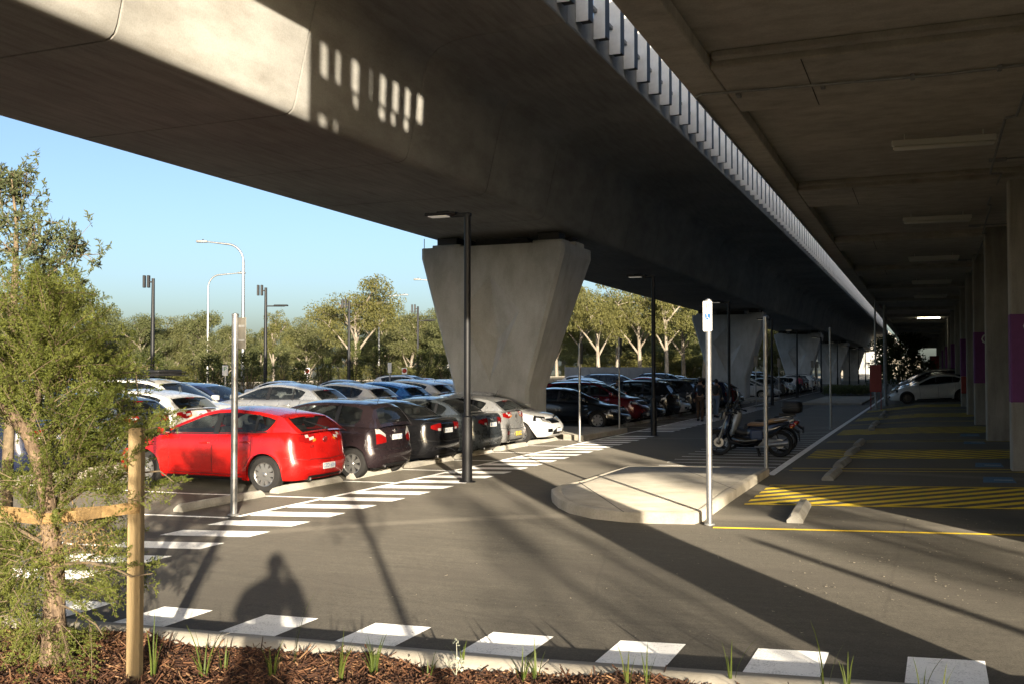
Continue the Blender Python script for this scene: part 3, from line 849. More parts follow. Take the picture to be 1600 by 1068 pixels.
    if kind == 'suv' or extra == 'rails':
        for sg in (1, -1):
            rl = MB(); pts = []
            for x in np.linspace(c.hx - P['rwin'][0] + .15, c.hx - P['ws'][1] - .2, 8): q_ = c.top(x, .86 * sg, .045); pts.append(q_)
            pts[0] = c.top(c.hx - P['rwin'][0] + .12, .86 * sg, 0); pts[-1] = c.top(c.hx - P['ws'][1] - .15, .86 * sg, 0)
            rl.tube(pts, .016, 6, 0); part('roof_rail', rl.mesh('roof_rail', [M['black']], 60))
    ex = MB(); ex.tube([(-c.hx + .35, .45, .24), (-c.hx + .09, .45, .235)], .030, 8, 0); part('exhaust', ex.mesh('exhaust', [M['chrome']], 60))
    tm, km = wheel_meshes(c.rw, .205, wheel_style, M[rim])
    for xw in (c.xf, c.xr):
        for sg in (1, -1):
            k = part('wheel', tm, None, (xw, sg * (c.hy - .125), c.rw), 0 if sg > 0 else math.pi)
            part('rim', km, k)
    PROTO[key] = (c, parts)
    return PROTO[key]

def place_car(kind, colour, x, y, rz, label, group=None, style='multi', rim='alloy', plate='plate', extra=None, name='parked_car', zoff=0.0):
    """x, y: centre of the car; rz: heading of its nose"""
    c, parts = car_proto(kind, style, rim, plate, extra)
    h = Vector((math.cos(rz), math.sin(rz)))
    a = gz(x + h.x * c.xf, y + h.y * c.xf); b = gz(x + h.x * c.xr, y + h.y * c.xr)
    pitch = math.atan2(a - b, c.P['wb'])
    t = thing(name, label, 'car', (x, y, (a + b) / 2 + zoff), 0, group)
    t.rotation_euler = (0, -pitch, rz)
    pm = car_paint(colour); objs = []
    for nm, me, par, loc, r_, lab in parts:
        o = link(nm, me, t if par is None else objs[par])
        if loc is not None: o.location = loc
        if r_: o.rotation_euler = (0, 0, r_)
        for sl in o.material_slots:
            if sl.material is PAINT['white']:
                sl.link = 'OBJECT'; sl.material = pm
        objs.append(o)
    return t
# ------------------------------------------------------------------ ground, kerbs, markings
def ground_sheet():
    xs = sorted(set([-1200, -400, -120, -60, -44, -40, -36, -32, -28, -24, -20, -17.5, -15, -13.5, -12, -8, -5, -2.7, -2.2, -1.7, -1.2, -.7, -.2, 1, 2, 3, 4, 6, 8, 12, 20, 40, 60, 120, 400, 1200]))
    ys = [-600, -100, -20, -6, 0, 6, 12, 18, 24, 28, 34, 40, 50, 60, 70, 80, 88, 95, 120, 160, 220, 300, 500, 1500]
    mb = MB(); rows = [[(x, y, gz(x, y)) for x in xs] for y in ys]
    mb.grid(rows, 0)
    for i, f in enumerate(mb.f):
        xm = sum(mb.v[j][0] for j in f) / 4; ym = sum(mb.v[j][1] for j in f) / 4
        if -20 < ym < 4 and xm > -8: mb.m[i] = 2  # pale concrete added behind the camera to bounce light under the deck
        elif xm < -44 or xm > 60 or ym > 300 or ym < -20: mb.m[i] = 1
    o = mb.build('ground', [M['asphalt'], M['grass_ground'], M['island']], smooth=60)
    return tag(o, kind='structure')
ground_sheet()
Z1, Z2 = 0.004, 0.008
def strip(mb, pts, w, dz=Z1, mat=0):
    """painted line along ground points (x, y)"""
    for (x0, y0), (x1, y1) in zip(pts, pts[1:]):
        n = max(1, int(math.hypot(x1 - x0, y1 - y0) / 1.2))
        d = Vector((x1 - x0, y1 - y0)).normalized(); p = Vector((-d.y, d.x)) * w / 2
        for k in range(n):
            a = (x0 + (x1 - x0) * k / n, y0 + (y1 - y0) * k / n); b = (x0 + (x1 - x0) * (k+1) / n, y0 + (y1 - y0) * (k+1) / n)
            q = [(a[0] - p.x, a[1] - p.y), (b[0] - p.x, b[1] - p.y), (b[0] + p.x, b[1] + p.y), (a[0] + p.x, a[1] + p.y)]
            mb.add([(u, v, gz(u, v) + dz) for u, v in q], [(0, 1, 2, 3)], mat)
def poly(mb, q, dz=Z1, mat=0):
    mb.add([(u, v, gz(u, v) + dz) for u, v in q], [tuple(range(len(q)))], mat)

# pedestrian stripes on the left: 14 degrees off square, 0.925 m apart
SK = math.tan(R(13.8))
k = 0
for i in range(-4, 100):
    y = 11.88 + .925 * i
    mb = MB(); x0, x1 = -9.16, -7.98
    if 31.9 < y < 33.2: continue
    poly(mb, [(x0, y - .45 - SK * 1.18), (x1, y - .45), (x1, y), (x0, y - SK * 1.18)])
    if i < 50:
        o = mb.build('crossing_stripe', [M['white_line']]); tag(o, kind='structure')
mb = MB()
strip(mb, [(-9.24, 11.9), (-9.2, 16), (-9.24, 110)], .10, Z2)
strip(mb, [(-7.95, 7.6), (-7.95, 7.62)], .1)
for i in range(-6, 40):                                          # bay lines of the left row
    y = 11.78 + 2.42 * i
    if 29.0 < y < 34.0: continue
    strip(mb, [(-15.4, y - .75), (-9.3, y)], .09)
tag(mb.build('bay_lines', [M['white_line']]), kind='structure')
# stripes along the front kerb
def yfar(x): return 7.70 + .092 * x
def kerbline(x): return 6.445 + .083 * x
for i in range(-9, 4):
    x = -.13 + 1.032 * i
    mb = MB(); s_ = .03
    poly(mb, [(x - .02, kerbline(x) + .01), (x + .49, kerbline(x + .5) + .01), (x + .50, yfar(x + .5)), (x, yfar(x))])
    tag(mb.build('crossing_stripe', [M['white_line']]), kind='structure')
# covered bays on the right
mb = MB()
strip(mb, [(-2.86, 20.35), (-2.86, 34), (-2.8, 60), (-2.8, 120)], .16, Z2)
tag(mb.build('edge_line', [M['white_line']]), kind='structure')
XR0, XR1 = -2.62, 4.6
SR = .075
mb = MB()
def yl(y, w=.085): strip(mb, [(XR0, y), (XR1, y + SR * (XR1 - XR0))], w, Z2)
yl(13.33, .10)
zones = [(15.83, 18.6), (24.57, 27.16), (33.4, 36.3), (42.4, 45.0), (51, 53.6)]
for a, b in zones: yl(a); yl(b)
for y in (21.4, 21.95, 30.0, 30.5, 39.2, 39.7, 48.0, 57): yl(y)
for a, b in zones:                                               # diagonal hatching
    n = 14
    for j in range(-6, n):
        xa = XR0 + j * .62; dx = 2.9
        A = [(xa, a + .08), (xa + .30, a + .08), (xa + .30 + dx, b - .06), (xa + dx, b - .06)]
        def clip(q, xmin, xmax):
            for lim, sg in ((xmin, 1), (xmax, -1)):
                out = []
                for i in range(len(q)):
                    p, r_ = q[i], q[(i + 1) % len(q)]; ip, ir = sg * (p[0] - lim) >= 0, sg * (r_[0] - lim) >= 0
                    if ip: out.append(p)
                    if ip != ir:
                        t = (lim - p[0]) / (r_[0] - p[0]); out.append((lim, p[1] + t * (r_[1] - p[1])))
                q = out
                if not q: break
            return q
        lo = XR0
        while lo < XR1:
            q = clip(A, lo, min(lo + 1.2, XR1)); lo += 1.2
            if len(q) >= 3: poly(mb, [(u, v + SR * (u - XR0)) for u, v in q], Z1)
tag(mb.build('yellow_markings', [M['yellow_line']]), kind='structure')
mb = MB()
for y in (19.7, 22.75, 29.4, 32.2):
    poly(mb, [(.95, y), (1.49, y + .02), (1.49, y + 1.05), (1.0, y + 1.03)], Z1)
o = mb.build('blue_bay_symbols', [M['blue_line']]); tag(o, kind='structure')
mb = MB()
for y in (19.7, 22.75, 29.4, 32.2): strip(mb, [(1.15, y + .45), (1.46, y + .45)], .05, Z2)
tag(mb.build('bay_symbol_strokes', [M['white_line']]), kind='structure')
# thin white hatching round the motorcycle stand
mb = MB(); y = 20.9; i = 0
while y < 62:
    x0 = -5.45 - (.05 * (y - 21)) * .25; x0 = max(x0, -6.2)
    strip(mb, [(x0, y), (-2.97, y + .34)], .075)
    y += .80; i += 1
tag(mb.build('hatch_lines', [M['white_line']]), kind='structure')

# kerbs
def kerb_run(name, pts, w, h, m='kerb', b=.03, kind='structure'):
    mb = MB()
    for (x0, y0), (x1, y1) in zip(pts, pts[1:]):
        n = max(1, int(math.hypot(x1-x0, y1-y0) / 2.4 + .5)); d = Vector((x1-x0, y1-y0)).normalized(); p = Vector((-d.y, d.x))
        for k in range(n):
            a = Vector((x0 + (x1-x0)*k/n, y0 + (y1-y0)*k/n)) + d * .006; e = Vector((x0 + (x1-x0)*(k+1)/n, y0 + (y1-y0)*(k+1)/n)) - d * .006
            prof = [(0, -.1), (0, h - b), (b, h), (w - b, h), (w, h - b), (w, -.1)]
            rows = [[(q.x + p.x*o, q.y + p.y*o, gz(q.x + p.x*o, q.y) + z) for o, z in prof] for q in (a, e)]
            mb.grid(rows, 0); mb.add(rows[0], [tuple(range(6))]); mb.add(rows[1], [tuple(range(5, -1, -1))])
    o = mb.build(name, [M[m]], smooth=50, fix=True); tag(o, kind=kind); return o
kerb_run('kerb', [(-12.0, kerbline(-12) - .30), (5.0, kerbline(5.0) - .30)], .30, .19)

def slab(name, outline, h, b=.04, m='island', joints=True):
    """raised concrete island with rounded arris"""
    mb = MB(); n = len(outline)
    c = Vector((sum(p[0] for p in outline) / n, sum(p[1] for p in outline) / n))
    def ring(inset, z):
        out = []
        for x, y in outline:
            d = c - Vector((x, y)); d.normalize(); out.append((x + d.x * inset, y + d.y * inset, gz(x, y) + z))
        return out
    rows = [ring(0, -.1), ring(0, h - b), ring(b * .3, h - b * .3), ring(b, h), ring(.16, h + .001), ring(.17, h - .004), ring(.18, h + .002)]
    mb.grid(rows, 0, closed=True); mb.add(rows[-1], [tuple(range(n))])
    return tag(mb.build(name, [M[m]], smooth=35, fix=True), kind='structure')
isl = [(861, 763), (863, 770), (872, 778), (889, 786), (925, 794), (975, 799), (1020, 801), (1085, 802), (1100, 797), (1150, 764), (1202, 731), (1130, 729), (1060, 728), (982, 728), (950, 737), (905, 751), (875, 757)]
isl = [gp(a, b - 1, .15) for a, b in isl]
slab('traffic_island', [(p.x, p.y) for p in isl], .15)
mbj = MB()
for a_, b_ in (((905, 752), (975, 799)), ((1060, 729), (1150, 764))):
    q0, q1 = gp(*a_, .155), gp(*b_, .155); d_ = (q1 - q0).normalized(); s_ = Vector((-d_.y, d_.x, 0)) * .008; mbj.add([q0 - s_, q1 - s_, q1 + s_, q0 + s_], [(0, 1, 2, 3)], 0)
tag(mbj.build('island_joint', [M['black']]), kind='structure')
mbj = MB(); strip(mbj, [(gp(1085, 795, .15).x, gp(1085, 795, .15).y), (gp(1098, 800, .15).x, gp(1098, 800, .15).y)], .012)
pi_ = [(-10.7, 29.6), (-10.2, 28.75), (-9.48, 28.6), (-9.36, 31.8), (-9.36, 32.9), (-15.6, 32.4), (-15.6, 29.3)]
slab('pier_island', pi_, .16, m='kerb')
slab('pier_island', [(-9.4, 72.6), (-9.3, 67.2), (-15.6, 66.5), (-15.6, 72.6)], .16, m='kerb')
slab('footpath', [(-6.8, 62), (-3.4, 62), (-3.4, 78), (-6.8, 78)], .13, m='kerb')
slab('median', [(-15.45, 10), (-15.15, 10), (-15.15, 28), (-15.45, 28)], .14, m='kerb')

# wheel stops: each a chamfered concrete block
def stop_mesh(L, w, h):
    mb = MB(); t = w * .28
    pr = [(-w/2, 0), (-w/2, h*.35), (-w/2 + t, h), (w/2 - t, h), (w/2, h*.35), (w/2, 0)]
    xs = [(-L/2, 1), (-L/2 + .06, 1), (L/2 - .06, 1), (L/2, 1)]
    rows = []
    for x, s_ in xs:
        e = .0 if abs(x) < L/2 - .01 else .55
        rows.append([(a, x, z * (1 - .0) - (h * .25 * (1 if e else 0) if z > h * .5 else 0)) for a, z in pr])
    mb.grid(rows, 0); mb.add(rows[0], [tuple(range(6))]); mb.add(rows[-1], [tuple(range(5, -1, -1))])
    for y in (-L * .3, L * .3): mb.lathe([(.018, h + .002), (.001, h + .002)], 8, 'z', 1, M=Matrix.Translation((0, y, 0)))
    return mb.mesh('wheel_stop', [M['stop'], M['black']], 30, fix=True)
sm_l = stop_mesh(2.0, .18, .11); sm_r = stop_mesh(1.75, .21, .12)
first = True
lab_l = ['bare concrete wheel stop in the empty bay left of the red hatchback', 'concrete wheel stop behind the rear wheel of the red hatchback', 'concrete wheel stop under the tail of the plum people mover',
         'concrete wheel stop under the tail of the black sedan', 'concrete wheel stop under the tail of the slate grey sedan', 'concrete wheel stop under the silver hatchback with the yellow plate', 'concrete wheel stop under the nose of the white hatchback beside the pier']
for i, lb in enumerate(lab_l):
    y = 13.02 + 2.42 * i
    o = link('wheel_stop', sm_l); o.location = (-10.42, y, gz(-10.42, y)); o.rotation_euler = (0, 0, R(rnd.uniform(-2, 2)))
    tag(o, lb, 'wheel stop', 'concrete wheel stops in the left row')
for i in range(9, 24):
    y = 13.02 + 2.42 * i
    o = link('wheel_stop', sm_l); o.location = (-10.42, y, gz(-10.42, y)); o.rotation_euler = (0, 0, R(rnd.uniform(-2, 2)))
    tag(o, 'shaded concrete wheel stop under a parked car beyond the pier', 'wheel stop', 'shaded wheel stops beyond the pier')
for i, (a, b) in enumerate([((1236, 816), 1), ((1293, 750), 0), ((1309, 730), 1), ((1327, 711), 0), ((1343, 697), 1), ((1366, 672), 0), ((1376, 664), 1), ((1384, 652), 0), ((1397, 645), 1)]):
    p = gp(*a); y = p.y + .86
    o = link('wheel_stop', sm_r); o.location = (-1.68, y, gz(-1.68, y)); o.rotation_euler = (0, -R(1.7), R(rnd.uniform(-3, 3)))
    tag(o, ['sunlit concrete wheel stop nearest the camera on the right, scuffed grey', 'shaded concrete wheel stop just past the first yellow hatching', 'pale ended wheel stop touching the streak of sunlight under the deck', 'wheel stop next to the second patch of yellow hatching',
            'wheel stop second beyond the yellow hatching, in deep shade', 'wheel stop in shade between the third hatching and the red cabinet', 'wheel stop in shade a little nearer the white sedan',
            'small wheel stop just in front of the white sedan', 'farthest wheel stop, beside the nose of the white sedan'][i], 'wheel stop', 'concrete wheel stops under the deck')
# leaf litter and grit on the asphalt
n = 420; vv = []; ff = []
for i in range(n):
    if i < 240: px, py = rnd.uniform(1230, 1600), rnd.uniform(805, 945)
    else: px, py = rnd.uniform(560, 1500), rnd.uniform(760, 1000)
    p = gp(px, py, .006)
    s_ = rnd.uniform(.004, .013); a = rnd.uniform(0, 6.28); u = Vector((math.cos(a), math.sin(a), rnd.uniform(-.15, .3))) * s_; w = Vector((-math.sin(a), math.cos(a), rnd.uniform(-.1, .3))) * s_ * rnd.uniform(.3, .7)
    o = len(vv); vv += [p - u - w, p + u - w, p + u + w, p - u + w + Vector((0, 0, .004))]; ff.append((o, o+1, o+2, o+3))
o = link('leaf_litter', np_mesh('leaf_litter', [tuple(v) for v in vv], ff, [simple('pale_litter', (.30, .26, .20), .8)])); tag(o, kind='stuff')

# ------------------------------------------------------------------ viaduct
def zs(y): return float(np.interp(y, [-40, 0, 30, 75, 500], [6.9, 6.675, 6.37, 6.21, 6.21]))
def section(y):
    z = zs(y); cx = -12.62
    r_ = [(cx, z), (-10.30, z), (-10.19, z + .025), (-10.11, z + .085), (-10.06, z + .2), (-9.67, 8.35), (-9.56, 8.62), (-9.36, 8.82), (-9.0, 8.94), (-8.5, 8.985), (-6.62, 8.985), (-6.52, 8.97), (-6.50, 9.0), (-6.50, 9.62), (-6.66, 9.66), (-6.70, 9.66)]
    l_ = [(2 * cx - x, zz) for x, zz in r_[1:]]
    return r_, l_
via = thing('viaduct', 'long concrete box girder rail viaduct on splayed piers over the cars', 'viaduct', (-12.6, 28, 0))
def seg_mesh(y0, y1, g=.012):
    mb = MB(); rows = []
    for y, e in ((y0 + g, .014), (y0 + g + .014, 0), ((y0 + y1) / 2, 0), (y1 - g - .014, 0), (y1 - g, .014)):
        r_, l_ = section(y)
        prof = list(reversed(l_)) + r_
        c0 = Vector((-12.62, 8.0))
        pr = []
        for x, z in prof:
            d = (c0 - Vector((x, z))).normalized(); pr.append((x + d.x * e + 12.6, y - 28, z + d.y * e))
        rows.append(pr)
    mb.grid(rows, 0, closed=False)
    mb.grid([[r_[-1] for r_ in rows], [r_[0] for r_ in rows]], 0)
    for r_ in (rows[0], rows[-1]): mb.add(r_, [tuple(range(len(r_)))])
    return mb.mesh('girder_segment', [M['girder']], 32, fix=True)
ys_ = [14.45 + 4.12 * i for i in range(-9, 60)]
for a, b in zip(ys_, ys_[1:]): link('girder_segment', seg_mesh(a, b), via)
for a in np.arange(262, 470, 16.5): link('girder_segment', seg_mesh(float(a), float(a) + 16.5), via)
# upright fins hung outside the parapet
fm = MB(); fm.cbox(-.13, .13, 0, .03, 0, 2.3, .006, 0); fm.box(-.10, .122, .0305, .36, .06, 2.3, 1); fmesh = fm.mesh('fin', [M['fin'], M['fin_shade']], 30)  # dark box behind each plate carries the painted shade of its side
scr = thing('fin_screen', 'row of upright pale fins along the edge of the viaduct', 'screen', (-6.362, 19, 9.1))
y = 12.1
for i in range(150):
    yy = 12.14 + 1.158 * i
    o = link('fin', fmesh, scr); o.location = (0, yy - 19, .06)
rm = MB(); rm.box(-.12, -.04, -20, 190, .62, .70, 0); rm.box(-.12, -.04, -20, 190, 1.8, 1.88, 0); rm.build('rail', [M['galv_dull']], scr)

# piers
def pier(y0, label, group=None):
    z1 = zs(y0 + 1) - .42; cx = -12.5; g = gz(-12.5, y0) - .1
    t = thing('viaduct_pier', label, 'pier', (cx, y0, 0), 0, group)
    zt = 1.5; hb, ht = 1.27, 2.44; db, dt = 1.7, 2.75; yo = .0
    mb = MB()
    def half(z):
        k = max(0, min(1, (z - zt) / (z1 - .32 - zt))); return hb + (ht - hb) * k, yo + 0 * k, db + (dt - db) * k
    # front face with a shallow folded V, built from facets
    def ringpts(z, c=.10):
        h, y_, d = half(z)
        return [(-h, y_ + c, z), (-h + c, y_, z), (h - c, y_, z), (h, y_ + c, z), (h, d - c, z), (h - c, d, z), (-h + c, d, z), (-h, d - c, z)]
    zsl = [g, zt, z1 - .32, z1]
    rows = [ringpts(z) for z in zsl]
    n = 8
    for i in range(len(rows) - 1):
        for k in range(n):
            if k == 1 and i == 1: continue
            a, b = k, (k + 1) % n
            mb.add([rows[i][a], rows[i][b], rows[i+1][b], rows[i+1][a]], [(0, 1, 2, 3)], 0)
    mb.add(rows[-1], [tuple(range(n))], 0)
    A, B = rows[1][1], rows[1][2]; C, D = rows[2][2], rows[2][1]
    Mp = (0.0, 0.0, 1.72); L_, Rr = (-1.0, 0.0, 3.9), (1.0, 0.0, 3.9); Cc = (0.0, .62, 3.0); T = (0, 0.0, 5.0)
    mb.add([A, B, C, D, Mp, L_, Rr, Cc, T], [(0, 4, 5), (0, 5, 3), (1, 6, 4), (1, 2, 6), (0, 1, 4), (4, 7, 5), (4, 6, 7), (5, 7, 8), (7, 6, 8), (3, 5, 8), (8, 6, 2), (3, 8, 2)], 0)
    mb.build('shaft', [M['pier']], t, fix=True)
    pb = MB(); h, _, d = half(zt); 
    for sx in (-1.75, 1.75):
        b = MB(); b.cbox(sx - .50, sx + .50, .45, 1.15, z1 + .003, z1 + .14, .02, 0); b.cbox(sx - .36, sx + .36, .52, 1.08, z1 + .14, z1 + .37, .02, 1)
        b.cbox(sx - .55, sx + .55, 1.6, 2.4, z1 + .003, z1 + .19, .02, 0); b.cbox(sx - .38, sx + .38, 1.7, 2.3, z1 + .19, z1 + .36, .02, 1)
        b.build('bearing', [M['pier'], M['black']], t, smooth=30)
    st = MB(); st.box(-.9, .9, .9, 1.7, z1 + .003, z1 + .30, 0); st.build('restraint_block', [M['black']], t)
    cb = MB()
    cb.tube([(-1.0, .18, z1 + .05), (-.7, .16, z1 + .16), (-.3, .18, z1 + .06), (.0, .16, z1 + .16), (.4, .18, z1 + .06), (.8, .16, z1 + .15), (1.3, .18, z1 + .06)], .02, 5, 0)
    cb.build('cable', [M['black']], t)
    cb = MB(); cb.tube([(-ht - .02, .3, z1 + .35), (-ht - .02, .3, z1 - .2)], .012, 5, 0); cb.build('earth_strap', [M['black']], t)
PY = [28.4, 68.9, 110, 151, 192, 233, 274, 315]
PL = ['large splayed concrete pier nearest the camera, standing behind the silver cars', 'second splayed concrete pier, behind the dark sport utility', 'third splayed concrete pier, behind the white hatchback at the bend',
      'fourth splayed pier along the shaded row of cars', 'fifth splayed pier, small and in shade', 'sixth splayed pier, far down the row', 'seventh splayed pier, far down the row in sunlight', 'last visible splayed pier in the far sunlight']
for y0, lb in zip(PY, PL): pier(y0, lb, 'viaduct piers')

# ------------------------------------------------------------------ station deck over the right side
DZ = 5.85; DXL = -2.92; DY0, DY1 = 4.15, 205.0
dk = thing('station_deck', 'dark coffered concrete deck overhead on the right, carried by square columns', 'deck', (2, 22, 0))
OFF = Vector((2, 22, 0))
def L3(mb): mb.v = [(a - OFF.x, b - OFF.y, c) for a, b, c in mb.v]; return mb
mb = MB(); mb.box(DXL, 14, DY0, DY1, DZ + .18, DZ + 1.3, 0); L3(mb).build('slab', [M['deck']], dk)
mb = MB()
y = DY0
for k in range(17):
    y1 = DY0 + 12 * (k + 1) - .012
    mb.cbox(DXL + .003, -2.45, DY0 + 12 * k + .01, y1, DZ, DZ + .177, .015, 0)
L3(mb).build('edge_beam', [M['deck']], dk)
for k in range(21):
    ya = 3.05 + 9.33 * k + .02
    if k == 0: ya, yb = 4.18, 5.2
    else: yb = ya + 2.28
    if yb > DY1: break
    mb = MB(); mb.cbox(-2.447, 13.9, ya, yb, DZ + .002, DZ + .178, .02, 0)
    mb.cbox(-2.40, 13.9, ya - .16, ya - .003, DZ + .09, DZ + .178, .015, 0)
    mb.box(-1.35, -1.338, ya + .004, yb - .004, DZ - .002, DZ + .0, 1)
    L3(mb).build('cross_beam', [M['deck'], M['black']], dk)
# unseen screen added on the deck edge to shade the girder: base panel, head, posts between openings
wl = MB(); X0, X1 = -2.90, -2.72; Y0 = 4.43
holes = [(4.56, 5.00), (5.06, 5.42), (5.60, 6.07), (6.27, 6.55), (6.64, 7.09), (7.16, 7.61), (7.67, 8.10), (8.19, 8.67)]  # openings cut so that sun patches fall on the girder
wl.box(X0, X1, Y0, DY1, DZ + 1.302, 8.70, 0)
wl.box(X0, X1, Y0, DY1, 10.09, 11.5, 0)
wl.box(X0 + .02, X1 - .02, Y0 + .01, DY1, 9.55, 9.58, 0)
ye = Y0
for a, b in holes: wl.box(X0, X1, ye, a, 9.58, 10.09, 0); ye = b
wl.box(X0, X1, ye, DY1, 9.58, 10.09, 0)
h2 = [(5.68, 6.06), (6.64, 7.08), (7.13, 7.50), (7.67, 8.06)]
ye = Y0
for a, b in h2: wl.box(X0, X1, ye, a, 9.33, 9.55, 0); ye = b
wl.box(X0, X1, ye, DY1, 9.33, 9.55, 0)
h3 = [(4.53, 4.99), (5.04, 5.36)]
ye = Y0
for a, b in h3: wl.box(X0, X1, ye, a, 8.70, 9.02, 0); ye = b
wl.box(X0, X1, ye, DY1, 8.70, 9.02, 0)
wl.box(X0, X1, Y0, DY1, 9.02, 9.33, 0)
L3(wl).build('shade_screen', [M['column']], dk)
# unseen wall added beside the covered bays, pieces and slots shaped to shade them
mb = MB(); mb.box(5.2, 5.5, 12.0, DY1, -.2, DZ + .177, 0); mb.box(5.2, 5.5, 7.5, 10.75, -.2, DZ + .177, 0); mb.box(5.2, 5.5, 10.752, 11.998, 2.5, DZ + .177, 0); mb.box(5.2, 5.5, 10.752, 10.95, -.2, 2.498, 0); mb.box(5.2, 5.5, 11.25, 11.62, -.2, 2.498, 0)
o = mb.build('sun_block_wall', [M['column']]); tag(o, kind='structure')
# columns
COLY = [4.31, 12.3, 22.0, 30.5, 37.6, 44.2, 51.2, 60.3, 69.5, 78.7, 87.9, 97.1, 106.3, 115.5, 124.7, 134, 143, 152]
seen = {2: 'nearest square concrete column, with a purple band and the edge of a white letter', 3: 'plain square concrete column second from the camera', 4: 'square concrete column third from the camera, purple band with a white letter',
        5: 'plain square concrete column fourth from the camera', 6: 'square concrete column with purple band and a red hose cabinet', 0: 'square concrete column at the near end of the deck casting the broad shadow', 1: 'square concrete column beside the first yellow hatching'}
for i, y in enumerate(COLY):
    g = gz(1.6, y)
    t = thing('column', seen.get(i, 'slim concrete column far down the covered bays'), 'column', (1.58, y, g), 0, 'deck columns' if i in seen else 'far deck columns')
    mb = MB(); mb.cbox(0, .76, 0, .50, -.1, DZ + .176 - g, .03, 0); mb.build('shaft', [M['column']], t, smooth=30)
    if i in (2, 4, 6, 8, 10, 12):
        zb0 = {2: 1.33}.get(i, 1.40)
        mb = MB(); mb.cbox(-.006, .766, -.006, .506, zb0, zb0 + 1.78, .03, 0); bnd = mb.build('painted_band', [M['purple']], t, smooth=30)
        tx = text_mesh('C' if i < 6 else 'I', .50, M['letter'], 'zone_letter'); tx.transform(Matrix.Translation((.38, -.0085, zb0 + 1.50)) @ Euler((R(90), 0, 0)).to_matrix().to_4x4())
        link('zone_letter', tx, bnd)
    if i == 6:
        mb = MB(); mb.cbox(.0, .5, -.24, -.02, .62, 1.42, .02, 0); mb.build('hose_cabinet', [M['red_paint']], t, smooth=30)
# tube lights under the deck
for i, y in enumerate((17.9, 27.1, 36.7, 46.7, 56, 78.8)):
    on = i == 5
    t = thing('tube_light', ['unlit tube light fixed under the deck, nearest the camera', 'unlit tube light under the deck, second from the camera', 'unlit tube light under the deck, third and fainter', 'unlit tube light under the deck, fourth and faintest', 'unlit tube light hidden among the far beams', 'lit tube light glowing far down under the deck'][i], 'light', (.33, y, DZ + .08), R(4), 'tube lights under the deck')
    mb = MB(); mb.cbox(-.80, .80, -.055, .055, -.10, -.002, .012, 0); mb.tube([(-.6, 0, -.01), (-.6, 0, .095)], .012, 5, 0); mb.tube([(.6, 0, -.01), (.6, 0, .095)], .012, 5, 0); mb.build('housing', [M['light_off']], t, smooth=30)
    mb = MB(); mb.cbox(-.78, .78, -.075, .075, -.17, -.102, .03, 0); mb.build('diffuser', [M['light_on'] if on else M['light_off']], t, smooth=50)
# conduits
cd_ = thing('conduit_run', 'thin steel conduit clipped along the underside of the deck', 'conduit', (0, 14, DZ))
mb = MB(); mb.tube([(1.9, 13.55 - 14, -.03), (.25, 13.65 - 14, -.03), (-2.75, 13.4 - 14, -.03), (-2.86, 13.5 - 14, -.03), (-2.86, 40 - 14, -.03)], .018, 6, 0); mb.build('pipe', [M['galv_dull']], cd_)
mb = MB()
for x in (-2.3, -1.2, -.1, .9): mb.cbox(x - .03, x + .03, 13.55 - 14, 13.7 - 14, -.055, -.003, .008, 0)
mb.build('saddles', [M['galv_dull']], cd_)
cd2 = thing('conduit_run', 'conduit zigzagging along the deck soffit past the tube lights to the columns', 'conduit', (1.3, 20, DZ))
mb = MB(); pts = []
for y, x in ((14.2, .05), (17, .05), (17.1, -.1), (21.0, -.1), (21.05, .1), (26, .12), (26.1, .2), (30.2, .22), (30.3, .32), (39, .35), (39.1, .42), (52, .45)):
    pts.append((x, y - 20, -.03 if (y % 9.33) < 2.4 else .13))
mb.tube(pts, .02, 6, 0); mb.build('pipe', [M['galv_dull']], cd2)
mb = MB()
for y in (20.6, 29.9, 39.2): mb.tube([(.0, y - 20, .16), (3.2, y - 20.05, .16)], .014, 5, 0); mb.cbox(-.14, .16, y - 20.06, y - 19.94, .12, .2, .01, 0)
mb.build('branch_pipe', [M['galv_dull']], cd2)
# ------------------------------------------------------------------ lamp posts and poles
def lamp_post(x, y, h, label, group):
    t = thing('lamp_post', label, 'lamp', (x, y, gz(x, y)), 0, group)
    mb = MB(); mb.tube([(0, 0, .003), (0, 0, 1.22)], .098, 16, 0); mb.lathe([(.098, 1.22), (.098, 1.235), (.07, 1.26), (.066, 1.26)], 16, 'z', 0)
    mb.lathe([(.16, .003), (.16, .018), (.10, .02)], 16, 'z', 0)
    mb.build('base', [M['dark_steel']], t, smooth=40)
    mb = MB(); mb.tube([(0, 0, 1.25), (0, 0, h - .03)], .064, 14, 0); mb.build('pole', [M['dark_steel']], t, smooth=50)
    mb = MB(); mb.box(.096, .101, -.045, .045, .55, .80, 0); mb.build('access_hatch', [M['black']], t)
    mb = MB(); mb.cbox(-.36, .07, -.05, .05, h - .07, h + .0, .012, 0); mb.build('arm', [M['dark_steel']], t, smooth=30)
    mb = MB(); mb.cbox(-.86, -.20, -.15, .15, h - .035, h + .025, .02, 0); mb.cbox(-.62, -.36, -.10, .10, h + .025, h + .05, .01, 0)
    hd = mb.build('head', [M['dark_steel']], t, smooth=30)
    mb = MB(); mb.cbox(-.80, -.40, -.11, .11, h - .048, h - .036, .004, 0); mb.build('lens', [M['lamp_on']], hd)
    return t
ll = ['black lamp post nearest the camera, in front of the slate grey sedan, half in sunlight', 'black lamp post beside the striped walkway past the pier', 'black lamp post behind the motor scooter windscreen',
      'black lamp post between the red car and the pink shirted walker', 'slim black lamp post near the white hatchback at the bend', 'small black lamp post farther along the shaded row']
